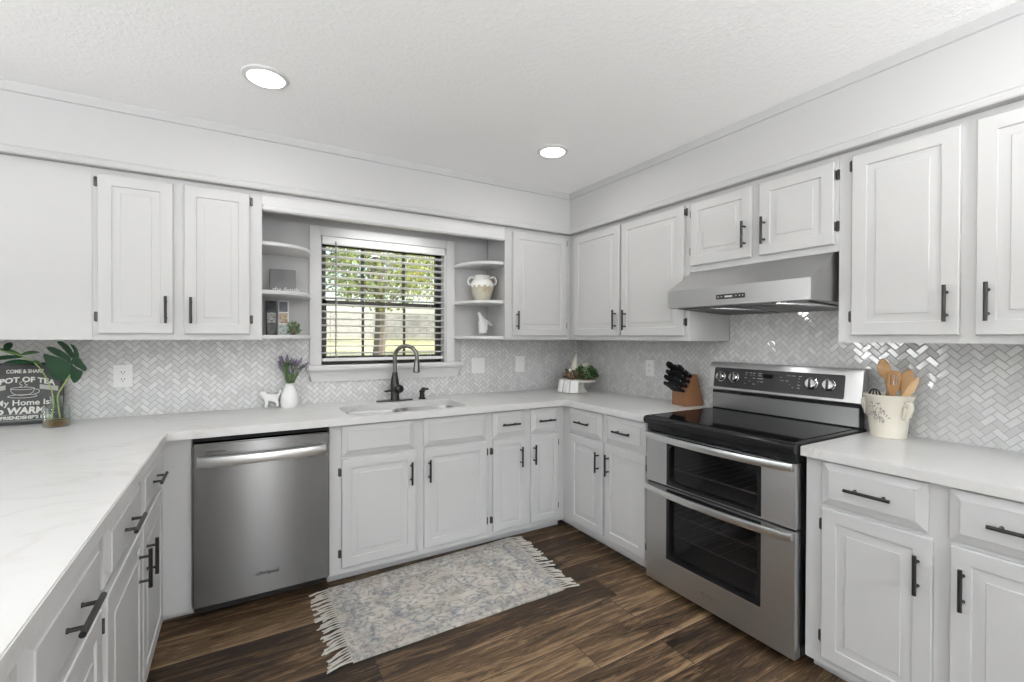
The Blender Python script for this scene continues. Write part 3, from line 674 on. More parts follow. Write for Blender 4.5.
# ------------------------------------------------------------------ dishwasher
dw = thing('dishwasher', 'stainless steel dishwasher built under the counter between two white cabinets', 'dishwasher', (-2.474, -.33, 0))
DWX0, DWX1 = -2.774, -2.174
MB(FS).box(DWX0, DWX1, .03, .575, .07, .872).build('tub', m_darkgap, dw)
MB(FS).box(DWX0+.02, DWX1-.02, .03, .52, 0.0, .068).build('toe_panel', m_darkgap, dw)
dd = MB(FS).box(DWX0+.002, DWX1-.002, .576, .640, .078, .846, .006, 3).build('door', m_steel_x, dw)
mb = MB(); seg = 18
for k in range(seg+1):
    pass
loops = []
for k in range(seg+1):
    s_ = k/seg; x = DWX0+.020 + s_*(DWX1-DWX0-.040); bow = .640 + .018 + .030*math.sin(PI*min(max(s_, 0), 1))**.6
    zc = .762; loops.append([FS(x, .640 if (k in (0, seg)) else bow-.012, zc-.024), FS(x, bow, zc-.022), FS(x, bow+.004, zc), FS(x, bow, zc+.022), FS(x, .640 if (k in (0, seg)) else bow-.012, zc+.026)])
MB().loft(loops).build('handle', m_handle_steel, dd)
MB(FS).box(-2.722, -2.640, .6395, .6408, .805, .8085).build('status_strip', m_darkgap, dd)
textmesh('Whirlpool', .026, lambda x, y, h: FS(-2.468+x, .6400+h, .172+y), 'brand_badge', m_black, dd, bold=.0004)
# ------------------------------------------------------------------ range
rg = thing('range', 'stainless double-oven electric range with black glass top between the base cabinets', 'oven range', (-.33, -1.815, 0))
A0, A1 = 1.418, 2.212; RF = .655
mb = MB(FW)
mb.box(A0+.004, A0+.03, .03, .60, .04, .875); mb.box(A1-.03, A1-.004, .03, .60, .04, .875); mb.box(A0+.03, A1-.03, .03, .06, .04, .875)
mb.box(A0+.03, A1-.03, .06, .60, .04, .12); mb.box(A0+.03, A1-.03, .06, .60, .545, .575); mb.box(A0+.03, A1-.03, .06, .60, .82, .875)
mb.build('body', m_black, rg)
mb = MB(FW)
for u in (A0+.06, A1-.06):
    for d in (.10, .55): mb.lathe(FW(u, d, 0), [(.016, 0), (.016, .03), (.010, .04)], 12)
mb.build('feet', m_darkgap, rg)
mb = MB(FW)
for z0, z1 in ((.121, .544), (.576, .819)):
    for b in ((A0+.031, A0+.05, .061, .598), (A1-.05, A1-.031, .061, .598), (A0+.05, A1-.05, .061, .08)): mb.box(b[0], b[1], b[2], b[3], z0, z1)
    mb.box(A0+.05, A1-.05, .08, .598, z0, z0+.006)
mb.build('oven_liner', m_cavity, rg)
def rack(z):
    mb = MB()
    mb.tube([FW(A0+.06, .58, z), FW(A1-.06, .58, z)], .004, 6); mb.tube([FW(A0+.06, .10, z), FW(A1-.06, .10, z)], .004, 6)
    for k in range(13): u = A0+.07 + k*(A1-A0-.14)/12; mb.tube([FW(u, .10, z), FW(u, .585, z)], .0024, 5)
    mb.build('oven_rack', m_rack, rg)
rack(.645); rack(.29); rack(.40)
# cooktop
mb = MB(FW); prof = [(.055, .878), (.655, .878), (.672, .884), (.678, .898), (.676, .914), (.664, .922), (.648, .9235), (.055, .9235)]
mb.loft([[FW(u, d, w) for d, w in prof] for u in (A0-.001, A1+.001)]); ctop = mb.build('cooktop', m_black, rg)
MB(FW).box(A0+.022, A1-.022, .118, .640, .9236, .9262, .001).build('glass_surface', m_blackglass, ctop)
mb = MB(FW).box(A0+.004, A1-.004, .600, .648, .842, .8775)
for k in range(4): u = A0+.11 + k*.16; mb.box(u, u+.10, .646, .652, .855, .862)
mb.build('vent_strip', m_black, rg)
# doors
PW0, PW1 = A0+.138, A1-.145
def ovendoor(z0, z1, zb):
    e = .004 if zb <= z0 else 0
    d = MB(FW).prism(R4(A0+.002, A1-.002, z0, z1), [R4(PW0, PW1, max(zb, z0+e), z1-.005)], .612, RF, F=lambda u, w, dd_: FW(u, dd_, w), bev=.002)
    d = d.build('oven_door', m_steel_y, rg); zb = max(zb, z0+e); z1 = z1-.005
    mb = MB(FW); t = .018
    r_in = rrect(PW0+t, PW1-t, zb+t, z1-.045, .03, 5)
    mb.prism(rrect(PW0+.001, PW1-.001, zb+.001, z1-.001, .004, 2), [r_in], .614, RF-.001, F=lambda u, w, dd_: FW(u, dd_, w))
    mb.build('window_frame', m_black, d)
    MB(FW).prism(rrect(PW0+t-.004, PW1-t+.004, zb+t-.004, z1-.041, .03, 5), [], .630, .636, F=lambda u, w, dd_: FW(u, dd_, w)).build('window_glass', m_ovenglass, d)
    return d
def ovenhandle(z, d_):
    loops = []; n = 20
    for k in range(n+1):
        s_ = k/n; u = A0+.004 + s_*(A1-A0-.012); bow = RF + .018 + .040*math.sin(PI*s_)**.7
        inner = RF-.001 if k in (0, n) else bow-.013
        loops.append([FW(u, inner, z-.015), FW(u, bow-.001, z-.016), FW(u, bow+.003, z), FW(u, bow-.001, z+.016), FW(u, inner, z+.015)])
    return MB().loft(loops).build('handle', m_handle_steel, d_)
d1 = ovendoor(.572, .838, .572); ovenhandle(.824, d1)
d2 = ovendoor(.040, .560, .185); ovenhandle(.541, d2)
textmesh('Whirlpool', .022, lambda x, y, h: FW(1.815+x, RF+h-.0004, .105+y), 'brand_badge', m_chrome, d2, bold=.0003)
MB(FW).box(A0+.004, A1-.004, .60, RF-.012, .560, .572).build('door_gap', m_darkgap, rg)
# backguard
bgd = MB(); prof = [(.01, .925), (.100, .925), (.100, 1.030), (.098, 1.043), (.118, 1.046), (.1, 1.180), (.085, 1.200), (.06, 1.206), (.01, 1.206)]
mb = MB(FW)
mb.loft([[FW(u, d, w) for d, w in [(.050, .924), (.092, .924), (.092, 1.044), (.050, 1.044)]] for u in (A0+.008, A1-.008)])
bk = mb.build('backguard_base', m_black, rg)
MB(FW).box(A0+.012, A1-.012, .090, .098, .932, 1.020, .002).build('vent_panel', m_steel_vent, bk)
mb = MB(FW)
prof = [(.052, 1.040), (.112, 1.040), (.118, 1.046), (.096, 1.185), (.088, 1.199), (.076, 1.204), (.052, 1.204)]
mb.loft([[FW(u, d, w) for d, w in prof] for u in (A0-.006, A0+.0, A1+.0, A1+.006)]); 
bgu = mb.build('backguard', m_steel_y, rg)
sl = lambda w: .118 - (w-1.046)*(.022/.139)
def SLP(u, w, h): return FW(u, sl(w)+h, w + h*.16)
MB().prism(rrect(1.447, 2.145, 1.058, 1.172, .008, 3), [], .0002, .0022, F=SLP).build('control_panel', m_greypanel, bgu)
for u in (1.492, 1.576, 1.998, 2.078):
    cpt = SLP(u, 1.120, .002); ax = (SLP(u, 1.120, 1.) - SLP(u, 1.120, 0.)).normalized()
    MB().lathe(cpt, [(.030, -.001), (.030, .003), (.0275, .004), (.0265, .016), (.022, .021), (.001, .0215)], 26, axis=ax).build('knob', m_chrome, bgu)
    kb = bpy.data.objects[-1] if False else None
    mb = MB(); mb.prism([(u-.0045, 1.120-.022), (u+.0045, 1.120-.022), (u+.0045, 1.120+.022), (u-.0045, 1.120+.022)], [], .020, .030, F=SLP, bev=.002); mb.build('knob_grip', m_greypanel, bgu)
mb = MB()
rnd = random.Random(3)
for k in range(46):
    u = 1.64 + rnd.choice([0, .03, .045, .075, .09, .20, .23, .245, .26, .29]) + rnd.choice([0, .004]); w = rnd.choice([1.090, 1.105, 1.122, 1.138, 1.150]); wd = rnd.choice([.004, .006, .014])
    mb.prism([(u, w), (u+wd, w), (u+wd, w+.0028), (u, w+.0028)], [], .0021, .0025, F=SLP)
mb.build('panel_markings', m_signgrey, bgu)
MB().prism([(1.748, 1.128), (1.80, 1.128), (1.80, 1.150), (1.748, 1.150)], [], .0021, .0024, F=SLP).build('clock_display', m_blackglass, bgu)

# ------------------------------------------------------------------ range hood
hd = thing('range_hood', 'stainless under-cabinet range hood above the range', 'range hood', (-.26, -1.82, 1.5))
h0, h1 = 1.448, 2.197
mb = MB()
def sect(d, u0, u1, w0, w1): return [FW(u0, d, w0), FW(u1, d, w0), FW(u1, d, w1), FW(u0, d, w1)]
mb.loft([sect(.012, h0+.050, h1+.024, 1.490, 1.7205), sect(.380, h0+.050, h1+.024, 1.5065, 1.7205), sect(.525, h0, h1, 1.513, 1.606)])
hb = mb.build('canopy', m_steel_h, hd, ang=20)
hz = lambda d: 1.490 + (d-.012)*(1.513-1.490)/.513
HB = lambda u, d, h: FW(u, d, hz(d)-h)
mbf = MB()
for a, b in ((h0+.035, 1.815), (1.83, h1-.025)):
    mbf.prism(R4(a, b, .05, .485), [], .0, .003, F=HB)
    for k in range(26):
        d = .06 + k*.0165; mbf.prism(R4(a+.008, b-.008, d, d+.008), [], .003, .006, F=HB)
mbf.build('filter', m_steel_dark, hd)
for u, d in ((1.685, .463), (2.05, .50)):
    q = bpy.data.lights.new('hood_glow', 'AREA'); q.shape = 'DISK'; q.size = .06; q.energy = .35
    o = bpy.data.objects.new('hood_glow', q); COL.objects.link(o); o.parent = hd; o.location = HB(u, d, .016) - origin(hd); o.rotation_euler = (0, math.radians(-28), 0)
    MB().lathe(HB(u, d, .006), [(.008, 0), (.008, .003), (.006, .0065)], 14).build('lamp', m_hoodlamp, hd)
MB().prism(rrect(1.752, 1.906, 1.541, 1.565, .003, 2), [], .5248, .5268, F=lambda u, w, d: FW(u, d, w)).build('control_strip', m_greypanel, hd)
mb = MB()
for u in (1.762, 1.78, 1.858, 1.876, 1.892): mb.prism(R4(u, u+.005, 1.551, 1.556), [], .5267, .5272, F=lambda u, w, d: FW(u, d, w))
mb.prism(R4(1.80, 1.84, 1.549, 1.557), [], .5267, .5272, F=lambda u, w, d: FW(u, d, w))
mb.build('control_markings', m_signtext, hd)

# ------------------------------------------------------------------ recessed lights
def recessed(x, y, label, power):
    r = thing('recessed_light', label, 'light', (x, y, H), 'round ceiling lights')
    MB().lathe((x, y, H), [(.070, -.001), (.072, -.010), (.088, -.006), (.092, -.0002)], 40, cap=(False, False)).build('trim_ring', m_trim, r)
    MB().lathe((x, y, H), [(.0715, -.0002), (.0715, -.010), (.062, -.016), (.030, -.020), (.001, -.021)], 40).build('lens', m_led, r)
    d = bpy.data.lights.new('bulb', 'AREA'); d.shape = 'DISK'; d.size = .13; d.energy = power; d.color = (1, .975, .94)
    o = bpy.data.objects.new('bulb', d); COL.objects.link(o); o.parent = r; o.location = (0, 0, -.026)
recessed(-2.487, -1.017, 'lit round ceiling light at the upper left, above the dishwasher', 3.2)
recessed(-1.005, -1.013, 'lit round ceiling light near the soffit corner, right of centre', 3.2)
recessed(-2.487, -2.75, 'added lit round ceiling light, unseen behind the camera, above the left run', 3)  # this and the next two are added out of view for fill
recessed(-1.005, -2.75, 'added lit round ceiling light, unseen behind the camera, nearer the range', 3)
recessed(-5.3, -2.75, 'added lit round ceiling light, unseen over the dining side', 4)

def fill_uplight(x, y, label, power):  # added out-of-view uplight that brightens the ceiling
    t = thing('added_uplight', label, 'lamp', (x, y, 0), 'added unseen uplights')
    MB().lathe((x, y, 0), [(.001, 0), (.14, 0), (.14, .012), (.03, .03), (.001, .032)], 28).build('base', m_pull, t)
    MB().tube([(x, y, .02), (x, y, 1.47)], .012, 12).build('pole', m_pull, t)
    MB().lathe((x, y, 1.45), [(.012, 0), (.06, .015), (.15, .09), (.165, .12), (.16, .12), (.145, .092), (.05, .02)], 32, cap=(False, True)).build('bowl', m_ceramic, t)
    d = bpy.data.lights.new('uplight', 'AREA'); d.shape = 'DISK'; d.size = .26; d.energy = power; d.color = (.96, .985, 1)
    o = bpy.data.objects.new('uplight', d); COL.objects.link(o); o.parent = t; o.location = (0, 0, 1.575); o.rotation_euler = (PI, 0, 0)
fill_uplight(-1.45, -4.75, 'added unseen uplight behind the camera on the range side', 142)
fill_uplight(-5.3, -3.0, 'added unseen uplight on the dining side near the left run', 122)
fill_uplight(-4.2, -4.6, 'added unseen uplight behind the camera, near the front window', 158)

# ------------------------------------------------------------------ outlets and switches
def plate(F, u0, u1, w0, w1, d, label, kind, cat='outlet'):
    o = thing('outlet' if cat == 'outlet' else 'light_switch', label, cat, F((u0+u1)/2, d, w0), 'white wall plates on the tile')
    MB().prism(rrect(u0, u1, w0, w1, .006, 3), [], d, d+.005, F=lambda u, w, q: F(u, q, w), bev=.0015).build('cover_plate', m_plate, o)
    n = {'duplex': 1, 'toggle2': 2, 'toggle': 1}[kind]; cw = (w0+w1)/2
    for k in range(n):
        cu = (u0+u1)/2 + (k-(n-1)/2)*.046
        if kind == 'duplex':
            mb = MB()
            for s_ in (-.0195, .0195): mb.prism(rrect(cu-.017, cu+.017, cw+s_-.0145, cw+s_+.0145, .012, 4), [], d+.005, d+.0065, F=lambda u, w, q: F(u, q, w))
            mb.build('socket', m_plate, o)
            mb = MB()
            for s_ in (-.0195, .0195):
                for a in (-.0065, .0065): mb.prism(R4(cu+a-.0014, cu+a+.0014, cw+s_-.001, cw+s_+.008), [], d+.0064, d+.0068, F=lambda u, w, q: F(u, q, w))
                mb.lathe(F(cu, d+.0066, cw+s_-.0075), [(.0026, -.0002), (.0026, .0003)], 10, axis=F(0, 1, 0)-F(0, 0, 0))
            mb.build('slots', m_slot, o)
        else:
            mb = MB(); mb.prism(rrect(cu-.0165, cu+.0165, cw-.033, cw+.033, .003, 2), [], d+.005, d+.0062, F=lambda u, w, q: F(u, q, w)); mb.prism(rrect(cu-.014, cu+.014, cw-.003, cw+.030, .002, 2), [], d+.006, d+.0085, F=lambda u, w, q: F(u, q, w)); mb.build('rocker', m_plate, o)
plate(FS, -3.163, -3.084, 1.074, 1.193, .008, 'white duplex outlet in the tile, right of the chalkboard sign', 'duplex')
plate(FS, -1.043, -.930, 1.071, 1.188, .008, 'wide white double switch plate in the tile just right of the window', 'toggle2', 'light switch')
plate(FS, -.646, -.562, 1.066, 1.196, .008, 'narrow white switch plate in the tile nearest the back corner', 'toggle', 'light switch')
plate(FW, .808, .885, 1.070, 1.187, .008, 'white wall plate in the right wall tile, left of the knives', 'duplex')

# ------------------------------------------------------------------ rug
RZ = .009
Rc = [(-2.183, -1.262), (-1.093, -1.258), (-1.030, -.566), (-2.180, -.620)]
def bil(s_, t_):
    a, b, c_, d_ = [Vector(p) for p in Rc]; return (a*(1-s_)+b*s_)*(1-t_) + (d_*(1-s_)+c_*s_)*t_
rug = thing('rug', 'faded blue and cream patterned runner rug with fringe on the wood floor', 'rug', (-1.6, -.92, 0))
mb = MB(); nx, ny = 40, 24; rr = random.Random(5)
def rz(p): return RZ + .0012*math.sin(p.x*9+p.y*4)
rows = []
for j in range(ny+1):
    row = []
    for i in range(nx+1):
        p = bil(i/nx, j/ny); wob = .0015*math.sin(i*.5)*(1 if j in (0, ny) else 0); row.append(Vector((p.x, p.y+wob, rz(p))))
    rows.append(row)
mb.quadstrip(rows)
r = bmesh.ops.extrude_face_region(mb.b, geom=mb.b.faces[:])
for v in r['geom']:
    if isinstance(v, bmesh.types.BMVert): v.co.z = .001
mb.build('pile', m_rug, rug)
for side in (0, 1):
    mb = MB(); n = 34
    for k in range(n):
        p = bil(side, (k+.5)/n); sgn = -1 if side == 0 else 1; L_ = .075 + rr.uniform(-.015, .02); dy = rr.uniform(-.022, .012) + (-.012 if side == 0 else -.02)
        q = Vector((p.x, p.y, .007)); m_ = Vector((p.x+sgn*.025, p.y+dy*.3, .008)); e_ = Vector((p.x+sgn*L_, p.y+dy, .005))
        mb.tube([q, m_, (m_+e_)/2 + Vector((0, rr.uniform(-.004, .004), .001)), e_], [.0055, .0035, .0058, .0062], 6, flat=.6)
        for w_ in (-1, 1): mb.tube([e_*.6+m_*.4, e_+Vector((sgn*rr.uniform(0, .012), w_*.005, -.001))], [.0035, .0028], 5)
    mb.build('fringe', m_fringe, rug)

# ------------------------------------------------------------------ chalkboard sign
sg = thing('wall_sign', 'framed chalkboard-style sign with white lettering leaning on the tile at far left', 'sign', (-3.5, -.06, CZ1))
TILT = .10
def SGN(u, w, h): return Vector((-3.5 + u, -.062 + w*math.sin(TILT) - h*math.cos(TILT), CZ1 + .001 + w*math.cos(TILT) + h*math.sin(TILT) + .0))
SW, SH = .147, .302
MB().prism(rrect(-SW, SW, 0, SH, .002, 2), [], -.014, .0, F=SGN).build('board', m_sign, sg)
mb = MB()
mb.prism(R4(-SW, SW, 0, SH), [R4(-SW+.012, SW-.012, .012, SH-.012)], -.016, .006, F=SGN); mb.build('frame', m_black, sg)
T = lambda cx_, cy_: (lambda x, y, h: SGN(cx_+x, cy_+y, h))
textmesh('COME & SHARE', .0245, (lambda x, y, h: SGN(.006+x*.78, .252+y, h)), 'lettering', m_signtext, sg, bold=.0008)
def ARC(cy_, k): return lambda x, y, h: SGN(x, cy_ + y - k*x*x, h)
textmesh('A POT OF TEA', .0355, ARC(.208, 1.6), 'lettering', m_signtext, sg, bold=.0012)
textmesh('My Home Is', .039, T(.002, .094), 'lettering', m_signtext, sg, bold=.0006)
textmesh('so WARM', .043, T(-.012, .054), 'lettering', m_signtext, sg, bold=.0018, shear=.1)
textmesh("MY FRIENDSHIP'S FREE", .0225, T(0, .027), 'lettering', m_signtext, sg, bold=.0008)
mb = MB()
for w in (.050, .020): mb.prism(R4(-.128, .128, w-.0008, w+.0008), [], .0002, .001, F=SGN)
for sgn in (-1, 1):
    mb.prism([(sgn*.06, .172), (sgn*.128, .158), (sgn*.128, .182), (sgn*.06, .194)], [], .0002, .0009, F=SGN)
mb.build('banner', m_signgrey, sg)
mb = MB()
P3 = lambda x, y: SGN(x, y, .0012)
mb.tube([P3(-.042+.042*0, .176)] + [P3(-.042*math.cos(a), .176-.034*math.sin(a)**.8) for a in [PI*k/14 for k in range(1, 14)]] + [P3(.042, .176)], .0011, 5)
mb.tube([P3(.042*math.cos(a), .176+.006*math.sin(a)) for a in [2*PI*k/20 for k in range(21)]], .0012, 5)
mb.tube([P3(.052*math.cos(a), .138+.008*math.sin(a)) for a in [2*PI*k/20 for k in range(21)]], .0012, 5)
mb.tube([P3(.046+.014*math.cos(a), .160+.011*math.sin(a)) for a in [-PI/1.6+1.25*PI*k/10 for k in range(11)]], .0013, 5)
for dx in (-.012, .006): mb.tube(catmull([P3(dx, .184), P3(dx+.010, .192), P3(dx, .200), P3(dx+.008, .210)], 4), .0011, 5)
mb.build('teacup_drawing', m_signtext, sg)

# ------------------------------------------------------------------ glass vase with leaves
gv = thing('glass_vase', 'small clear glass bottle vase with amber pebbles in front of the chalkboard sign', 'vase', (-3.342, -.195, CZ1))
gc = (-3.342, -.195, CZ1)
MB().lathe(gc, [(.001, .001), (.046, .001), (.050, .006), (.050, .085), (.046, .098), (.026, .108), (.023, .115), (.023, .142), (.027, .147), (.024, .147), (.0205, .141), (.0205, .116), (.043, .094), (.047, .084), (.047, .009), (.001, .006)], 28, cap=(True, True)).build('bottle', m_glass, gv)
MB().lathe(gc, [(.001, .0065), (.045, .0065), (.0465, .010), (.0465, .030), (.040, .033), (.001, .034)], 24).build('pebbles', m_amber, gv)
def leaf_monstera(c, mat, parent):
    """a split leaf from its lobe outlines (metres, across and up), cupped away from the midrib"""
    lobes = [[(0.0414, -0.0385), (0.0293, -0.0558), (0.0162, -0.0658), (-0.0071, -0.0661), (-0.0275, -0.0498), (-0.0411, -0.0179), (-0.0510, 0.0241), (-0.0575, 0.0624), (-0.0348, 0.0571), (0.0010, 0.0439), (0.0295, 0.0256), (0.0436, 0.0075)],
        [(0.0437, 0.0132), (0.0217, 0.0329), (-0.0067, 0.0510), (-0.0322, 0.0724), (-0.0458, 0.0921), (-0.0295, 0.0982), (0.0012, 0.0825), (0.0297, 0.0610), (0.0458, 0.0359)],
        [(0.0469, 0.0394), (0.0297, 0.0645), (0.0115, 0.0930), (-0.0075, 0.1198), (0.0090, 0.1226), (0.0350, 0.1034), (0.0523, 0.0713), (0.0533, 0.0499)],
        [(0.0533, 0.0535), (0.0550, 0.0784), (0.0429, 0.1069), (0.0500, 0.1080), (0.0620, 0.0970), (0.0719, 0.0710), (0.0734, 0.0460), (0.0612, 0.0355)],
        [(0.0559, 0.0357), (0.0745, 0.0424), (0.0878, 0.0170), (0.1001, -0.0099), (0.0914, -0.0247), (0.0743, -0.0091), (0.0532, 0.0108)],
        [(0.0505, 0.0073), (0.0690, -0.0132), (0.0850, -0.0237), (0.0785, -0.0543), (0.0635, -0.0751), (0.0529, -0.0795), (0.0445, -0.0600), (0.0425, -0.0350)],
        [(0.0405, -0.0400), (0.0445, -0.0400), (0.0510, 0.0100), (0.0610, 0.0480), (0.0560, 0.0560), (0.0500, 0.0400), (0.0425, 0.0080)]]
    mid = [Vector((.0425, -.0385)), Vector((.048, .010)), Vector((.058, .058)), Vector((.057, .106))]
    def depth(x, y):
        d = min((Vector((x, y))-(a+(b-a)*min(max((Vector((x, y))-a).dot(b-a)/(b-a).length_squared, 0), 1))).length for a, b in zip(mid, mid[1:]))
        return .022*math.sin(min(d/.10, 1)*PI/2)**1.3 - .05*(y > .03)*(y-.03)
    mb = MB()
    for lp in lobes:
        nb = bmesh.new(); cx_, cy_ = sum(p[0] for p in lp)/len(lp), sum(p[1] for p in lp)/len(lp)
        pts = catmull([(x, y, 0) for x, y in lp + [lp[0]]], 3)[:-1]; n = len(pts); V0 = []
        for f in (1, .8, .55, .3): V0.append([mb.b.verts.new((cx_+(p.x-cx_)*f, cy_+(p.y-cy_)*f, 0)) for p in pts])
        cv_ = mb.b.verts.new((cx_, cy_, 0)); nb.free()
        for a, b in zip(V0, V0[1:]):
            for k in range(n): mb.b.faces.new((a[k], a[(k+1) % n], b[(k+1) % n], b[k]))
        for k in range(n): mb.b.faces.new((V0[-1][k], V0[-1][(k+1) % n], cv_))
    for v in mb.b.verts: v.co = Vector((c[0]+v.co.x, c[1]+depth(v.co.x, v.co.y), c[2]+v.co.y))
    thicken(mb, (0, .0012, 0))
    mb.tube([Vector((c[0]+p.x, c[1]-.0012+depth(p.x, p.y), c[2]+p.y)) for p in catmull([(q.x, q.y, 0) for q in mid], 4)], [.0022*(1-k/18) for k in range(13)], 6)
    return mb.build('leaf_blade', mat, parent, ang=60)
mp = thing('monstera_stem', 'split dark green monstera leaf on a stem standing in the glass vase', 'leaf', (-3.335, -.195, CZ1+.03))
MB().tube(catmull([(-3.326, -.205, CZ1+.036), (-3.333, -.203, CZ1+.10), (-3.334, -.204, CZ1+.15), (-3.312, -.209, CZ1+.20), (-3.2875, -.2125, CZ1+.249)], 5), .0032, 7).build('stem', m_stem, mp)
leaf_monstera((-3.33, -.214, 1.2), m_leaf, mp)
pp = thing('palm_sprig', 'slender green palm sprig arching left out of the glass vase', 'leaf', (-3.345, -.19, CZ1+.03))
st = catmull([(-3.362, -.188, CZ1+.036), (-3.353, -.189, CZ1+.12), (-3.372, -.188, 1.13), (-3.415, -.185, 1.215), (-3.48, -.18, 1.262), (-3.56, -.175, 1.285), (-3.64, -.17, 1.29)], 6)
MB().tube(st, [.0030*(1-.5*k/len(st)) for k in range(len(st))], 6).build('stem', m_stem, pp)
def blade(mb, a, b, w, nrm, sag=.01):
    a, b, nrm = Vector(a), Vector(b), Vector(nrm).normalized(); s_ = (b-a).cross(nrm).normalized(); rows = []
    for k in range(9):
        t = k/8; wd = w*math.sin(PI*(t*.93+.05))**.8; p = a+(b-a)*t - Vector((0, 0, sag*4*t*(t-1)*-1)) if False else a+(b-a)*t + Vector((0, 0, sag*4*t*(1-t)))
        rows.append([p-s_*wd, p+nrm*wd*.25, p+s_*wd])
    mb.quadstrip(rows)
lf = [((-3.432, -.186, 1.228), (-3.392, -.19, 1.212), .007), ((-3.42, -.186, 1.22), (-3.515, -.21, 1.225), .013), ((-3.46, -.183, 1.25), (-3.58, -.20, 1.235), .012), ((-3.47, -.18, 1.258), (-3.41, -.15, 1.27), .010), ((-3.52, -.178, 1.275), (-3.505, -.16, 1.318), .015), ((-3.55, -.178, 1.282), (-3.62, -.2, 1.255), .012), ((-3.59, -.17, 1.287), (-3.66, -.17, 1.315), .012), ((-3.46, -.18, 1.25), (-3.545, -.17, 1.29), .011)]
for a, b, w in lf:
    mb = MB(); blade(mb, a, b, w, (.1, -.8, .6), .006); thicken(mb, (0, .0007, -.0006)); mb.build('leaflet', m_leaf2 if w < .012 else m_leaf, pp, ang=60)

# ------------------------------------------------------------------ white figurine and lavender vase
def dogf():
    ox, oy = -2.415, -.052
    V_ = [(.000, 0, .060, .025), (-.024, .0, .064, .025), (.026, 0, .060, .022), (-.038, 0, .082, .017), (-.044, 0, .094, .019), (-.066, 0, .091, .0125),
          (-.026, -.016, .036, .0105), (-.028, -.018, .012, .0085), (-.033, -.019, .004, .0095), (-.026, .016, .036, .0105), (-.024, .018, .012, .0085), (-.029, .019, .004, .0095),
          (.028, -.014, .036, .0105), (.034, -.016, .014, .0085), (.031, -.017, .004, .0095), (.030, .014, .036, .0105), (.036, .016, .014, .0085), (.033, .017, .004, .0095),
          (.042, 0, .076, .009), (.051, 0, .092, .0075), (.047, 0, .110, .006), (-.040, -.017, .104, .006), (-.034, -.029, .107, .0042), (-.040, .017, .104, .006), (-.034, .029, .107, .0042)]
    E_ = [(0, 1), (0, 2), (1, 3), (3, 4), (4, 5), (1, 6), (6, 7), (7, 8), (1, 9), (9, 10), (10, 11), (2, 12), (12, 13), (13, 14), (2, 15), (15, 16), (16, 17), (2, 18), (18, 19), (19, 20), (4, 21), (21, 22), (4, 23), (23, 24)]
    return skin('animal_figurine', [(ox+x, oy+y, CZ1+.002+z, r*1.05) for x, y, z, r in V_], E_, m_ceramic, None)
tag(dogf(), 'tiny white ceramic four-legged animal figurine left of the lavender vase', 'figurine')
vc = (-2.318, -.085, CZ1)
tag(MB().lathe(vc, [(.001, .0), (.043, .0), (.047, .006), (.0505, .035), (.0490, .065), (.0425, .095), (.032, .120), (.0265, .132), (.0250, .140), (.0290, .149), (.0255, .149), (.021, .138), (.021, .10), (.001, .09)], 32).build('vase', m_ceramic), 'white ceramic bottle vase holding lavender left of the window', 'vase')
lb = thing('lavender_bunch', 'bunch of purple lavender sprigs standing in the white vase', 'flowers', (vc[0], vc[1], CZ1+.10))
rr = random.Random(11)
for k in range(30):
    a = 2*PI*k/30 * 7 + rr.uniform(-.2, .2); sp = rr.uniform(.15, 1.); top = Vector((vc[0]+.105*sp*math.cos(a), vc[1]+.05*sp*math.sin(a), CZ1+.298-.055*sp*sp+rr.uniform(-.02, .015)))
    b0 = Vector((vc[0]+.010*math.cos(a), vc[1]+.010*math.sin(a), CZ1+.105)); m_ = (b0+top)/2 + Vector((-.006*math.cos(a), 0, .012))
    mb = MB(); pts = catmull([b0, m_, top], 4); mb.tube(pts, .0013, 5)
    for q in range(14):
        i_ = rr.randint(2, len(pts)-2); p = pts[i_]; a2 = rr.uniform(0, 2*PI); d_ = Vector((math.cos(a2)*.014, math.sin(a2)*.014, .024)); blade(mb, p, p+d_, .0032, (math.cos(a2), math.sin(a2), -.5), .002)
    s_ = mb.build('sprig', m_leaf3, lb, recalc=False)
    if k % 3 != 2:
        d_ = (pts[-1]-pts[-3]).normalized(); mb = MB()
        for q in range(7): mb.sphere(pts[-1] + d_*(q*.0052-.016) + Vector((rr.uniform(-.002, .002), rr.uniform(-.002, .002), 0)), .0078*(1-q*.07), sub=1)
        mb.build('flower_spike', m_lav, s_)

# ------------------------------------------------------------------ shelf ornaments
cv = thing('canvas_print', 'small grey canvas with white script on the shelf left of the window', 'picture', (-2.353, -.07, 1.609))
CV = lambda u, w, h: Vector((-2.352+u, -.085 + w*.16 - h, 1.6095 + w))
MB().prism(R4(-.072, .072, 0, .152), [], -.020, 0, F=CV).build('canvas', m_canvas, cv)
textmesh('the family', .040, lambda x, y, h: CV(x*.95+.012, .014+y, h), 'script_lettering', m_script, cv, shear=.35)
def strip(x, y, z, yaw, w, hgt, cols, label, lean, mm):
    o = thing('photo_strip', label, 'picture', (x, y, z), 'photo strips on the lower left shelf')
    F = lambda u, q, h: Vector((x + u*math.cos(yaw) + h*math.sin(yaw), y + u*math.sin(yaw) - h*math.cos(yaw) + q*lean, z + q))
    MB().prism(R4(-w/2, w/2, 0, hgt), [], -.010, 0, F=F).build('mount', mm, o)
    n = len(cols)
    for k, m_ in enumerate(cols): MB().prism(R4(-w/2+.004, w/2-.006, hgt*k/n+.003, hgt*(k+1)/n-.003), [], .0001, .0012, F=F).build('photo', m_, o)
def pic(name, stops, sc_):
    t = NT(name); return t.set(Base_Color=t.ramp(t.noise(t.obj(), sc_, 3, .6), stops), Roughness=.35)
p_dark = pic('photo_dark', [(.35, (.025, .027, .032)), (.7, (.09, .09, .10))], 26)
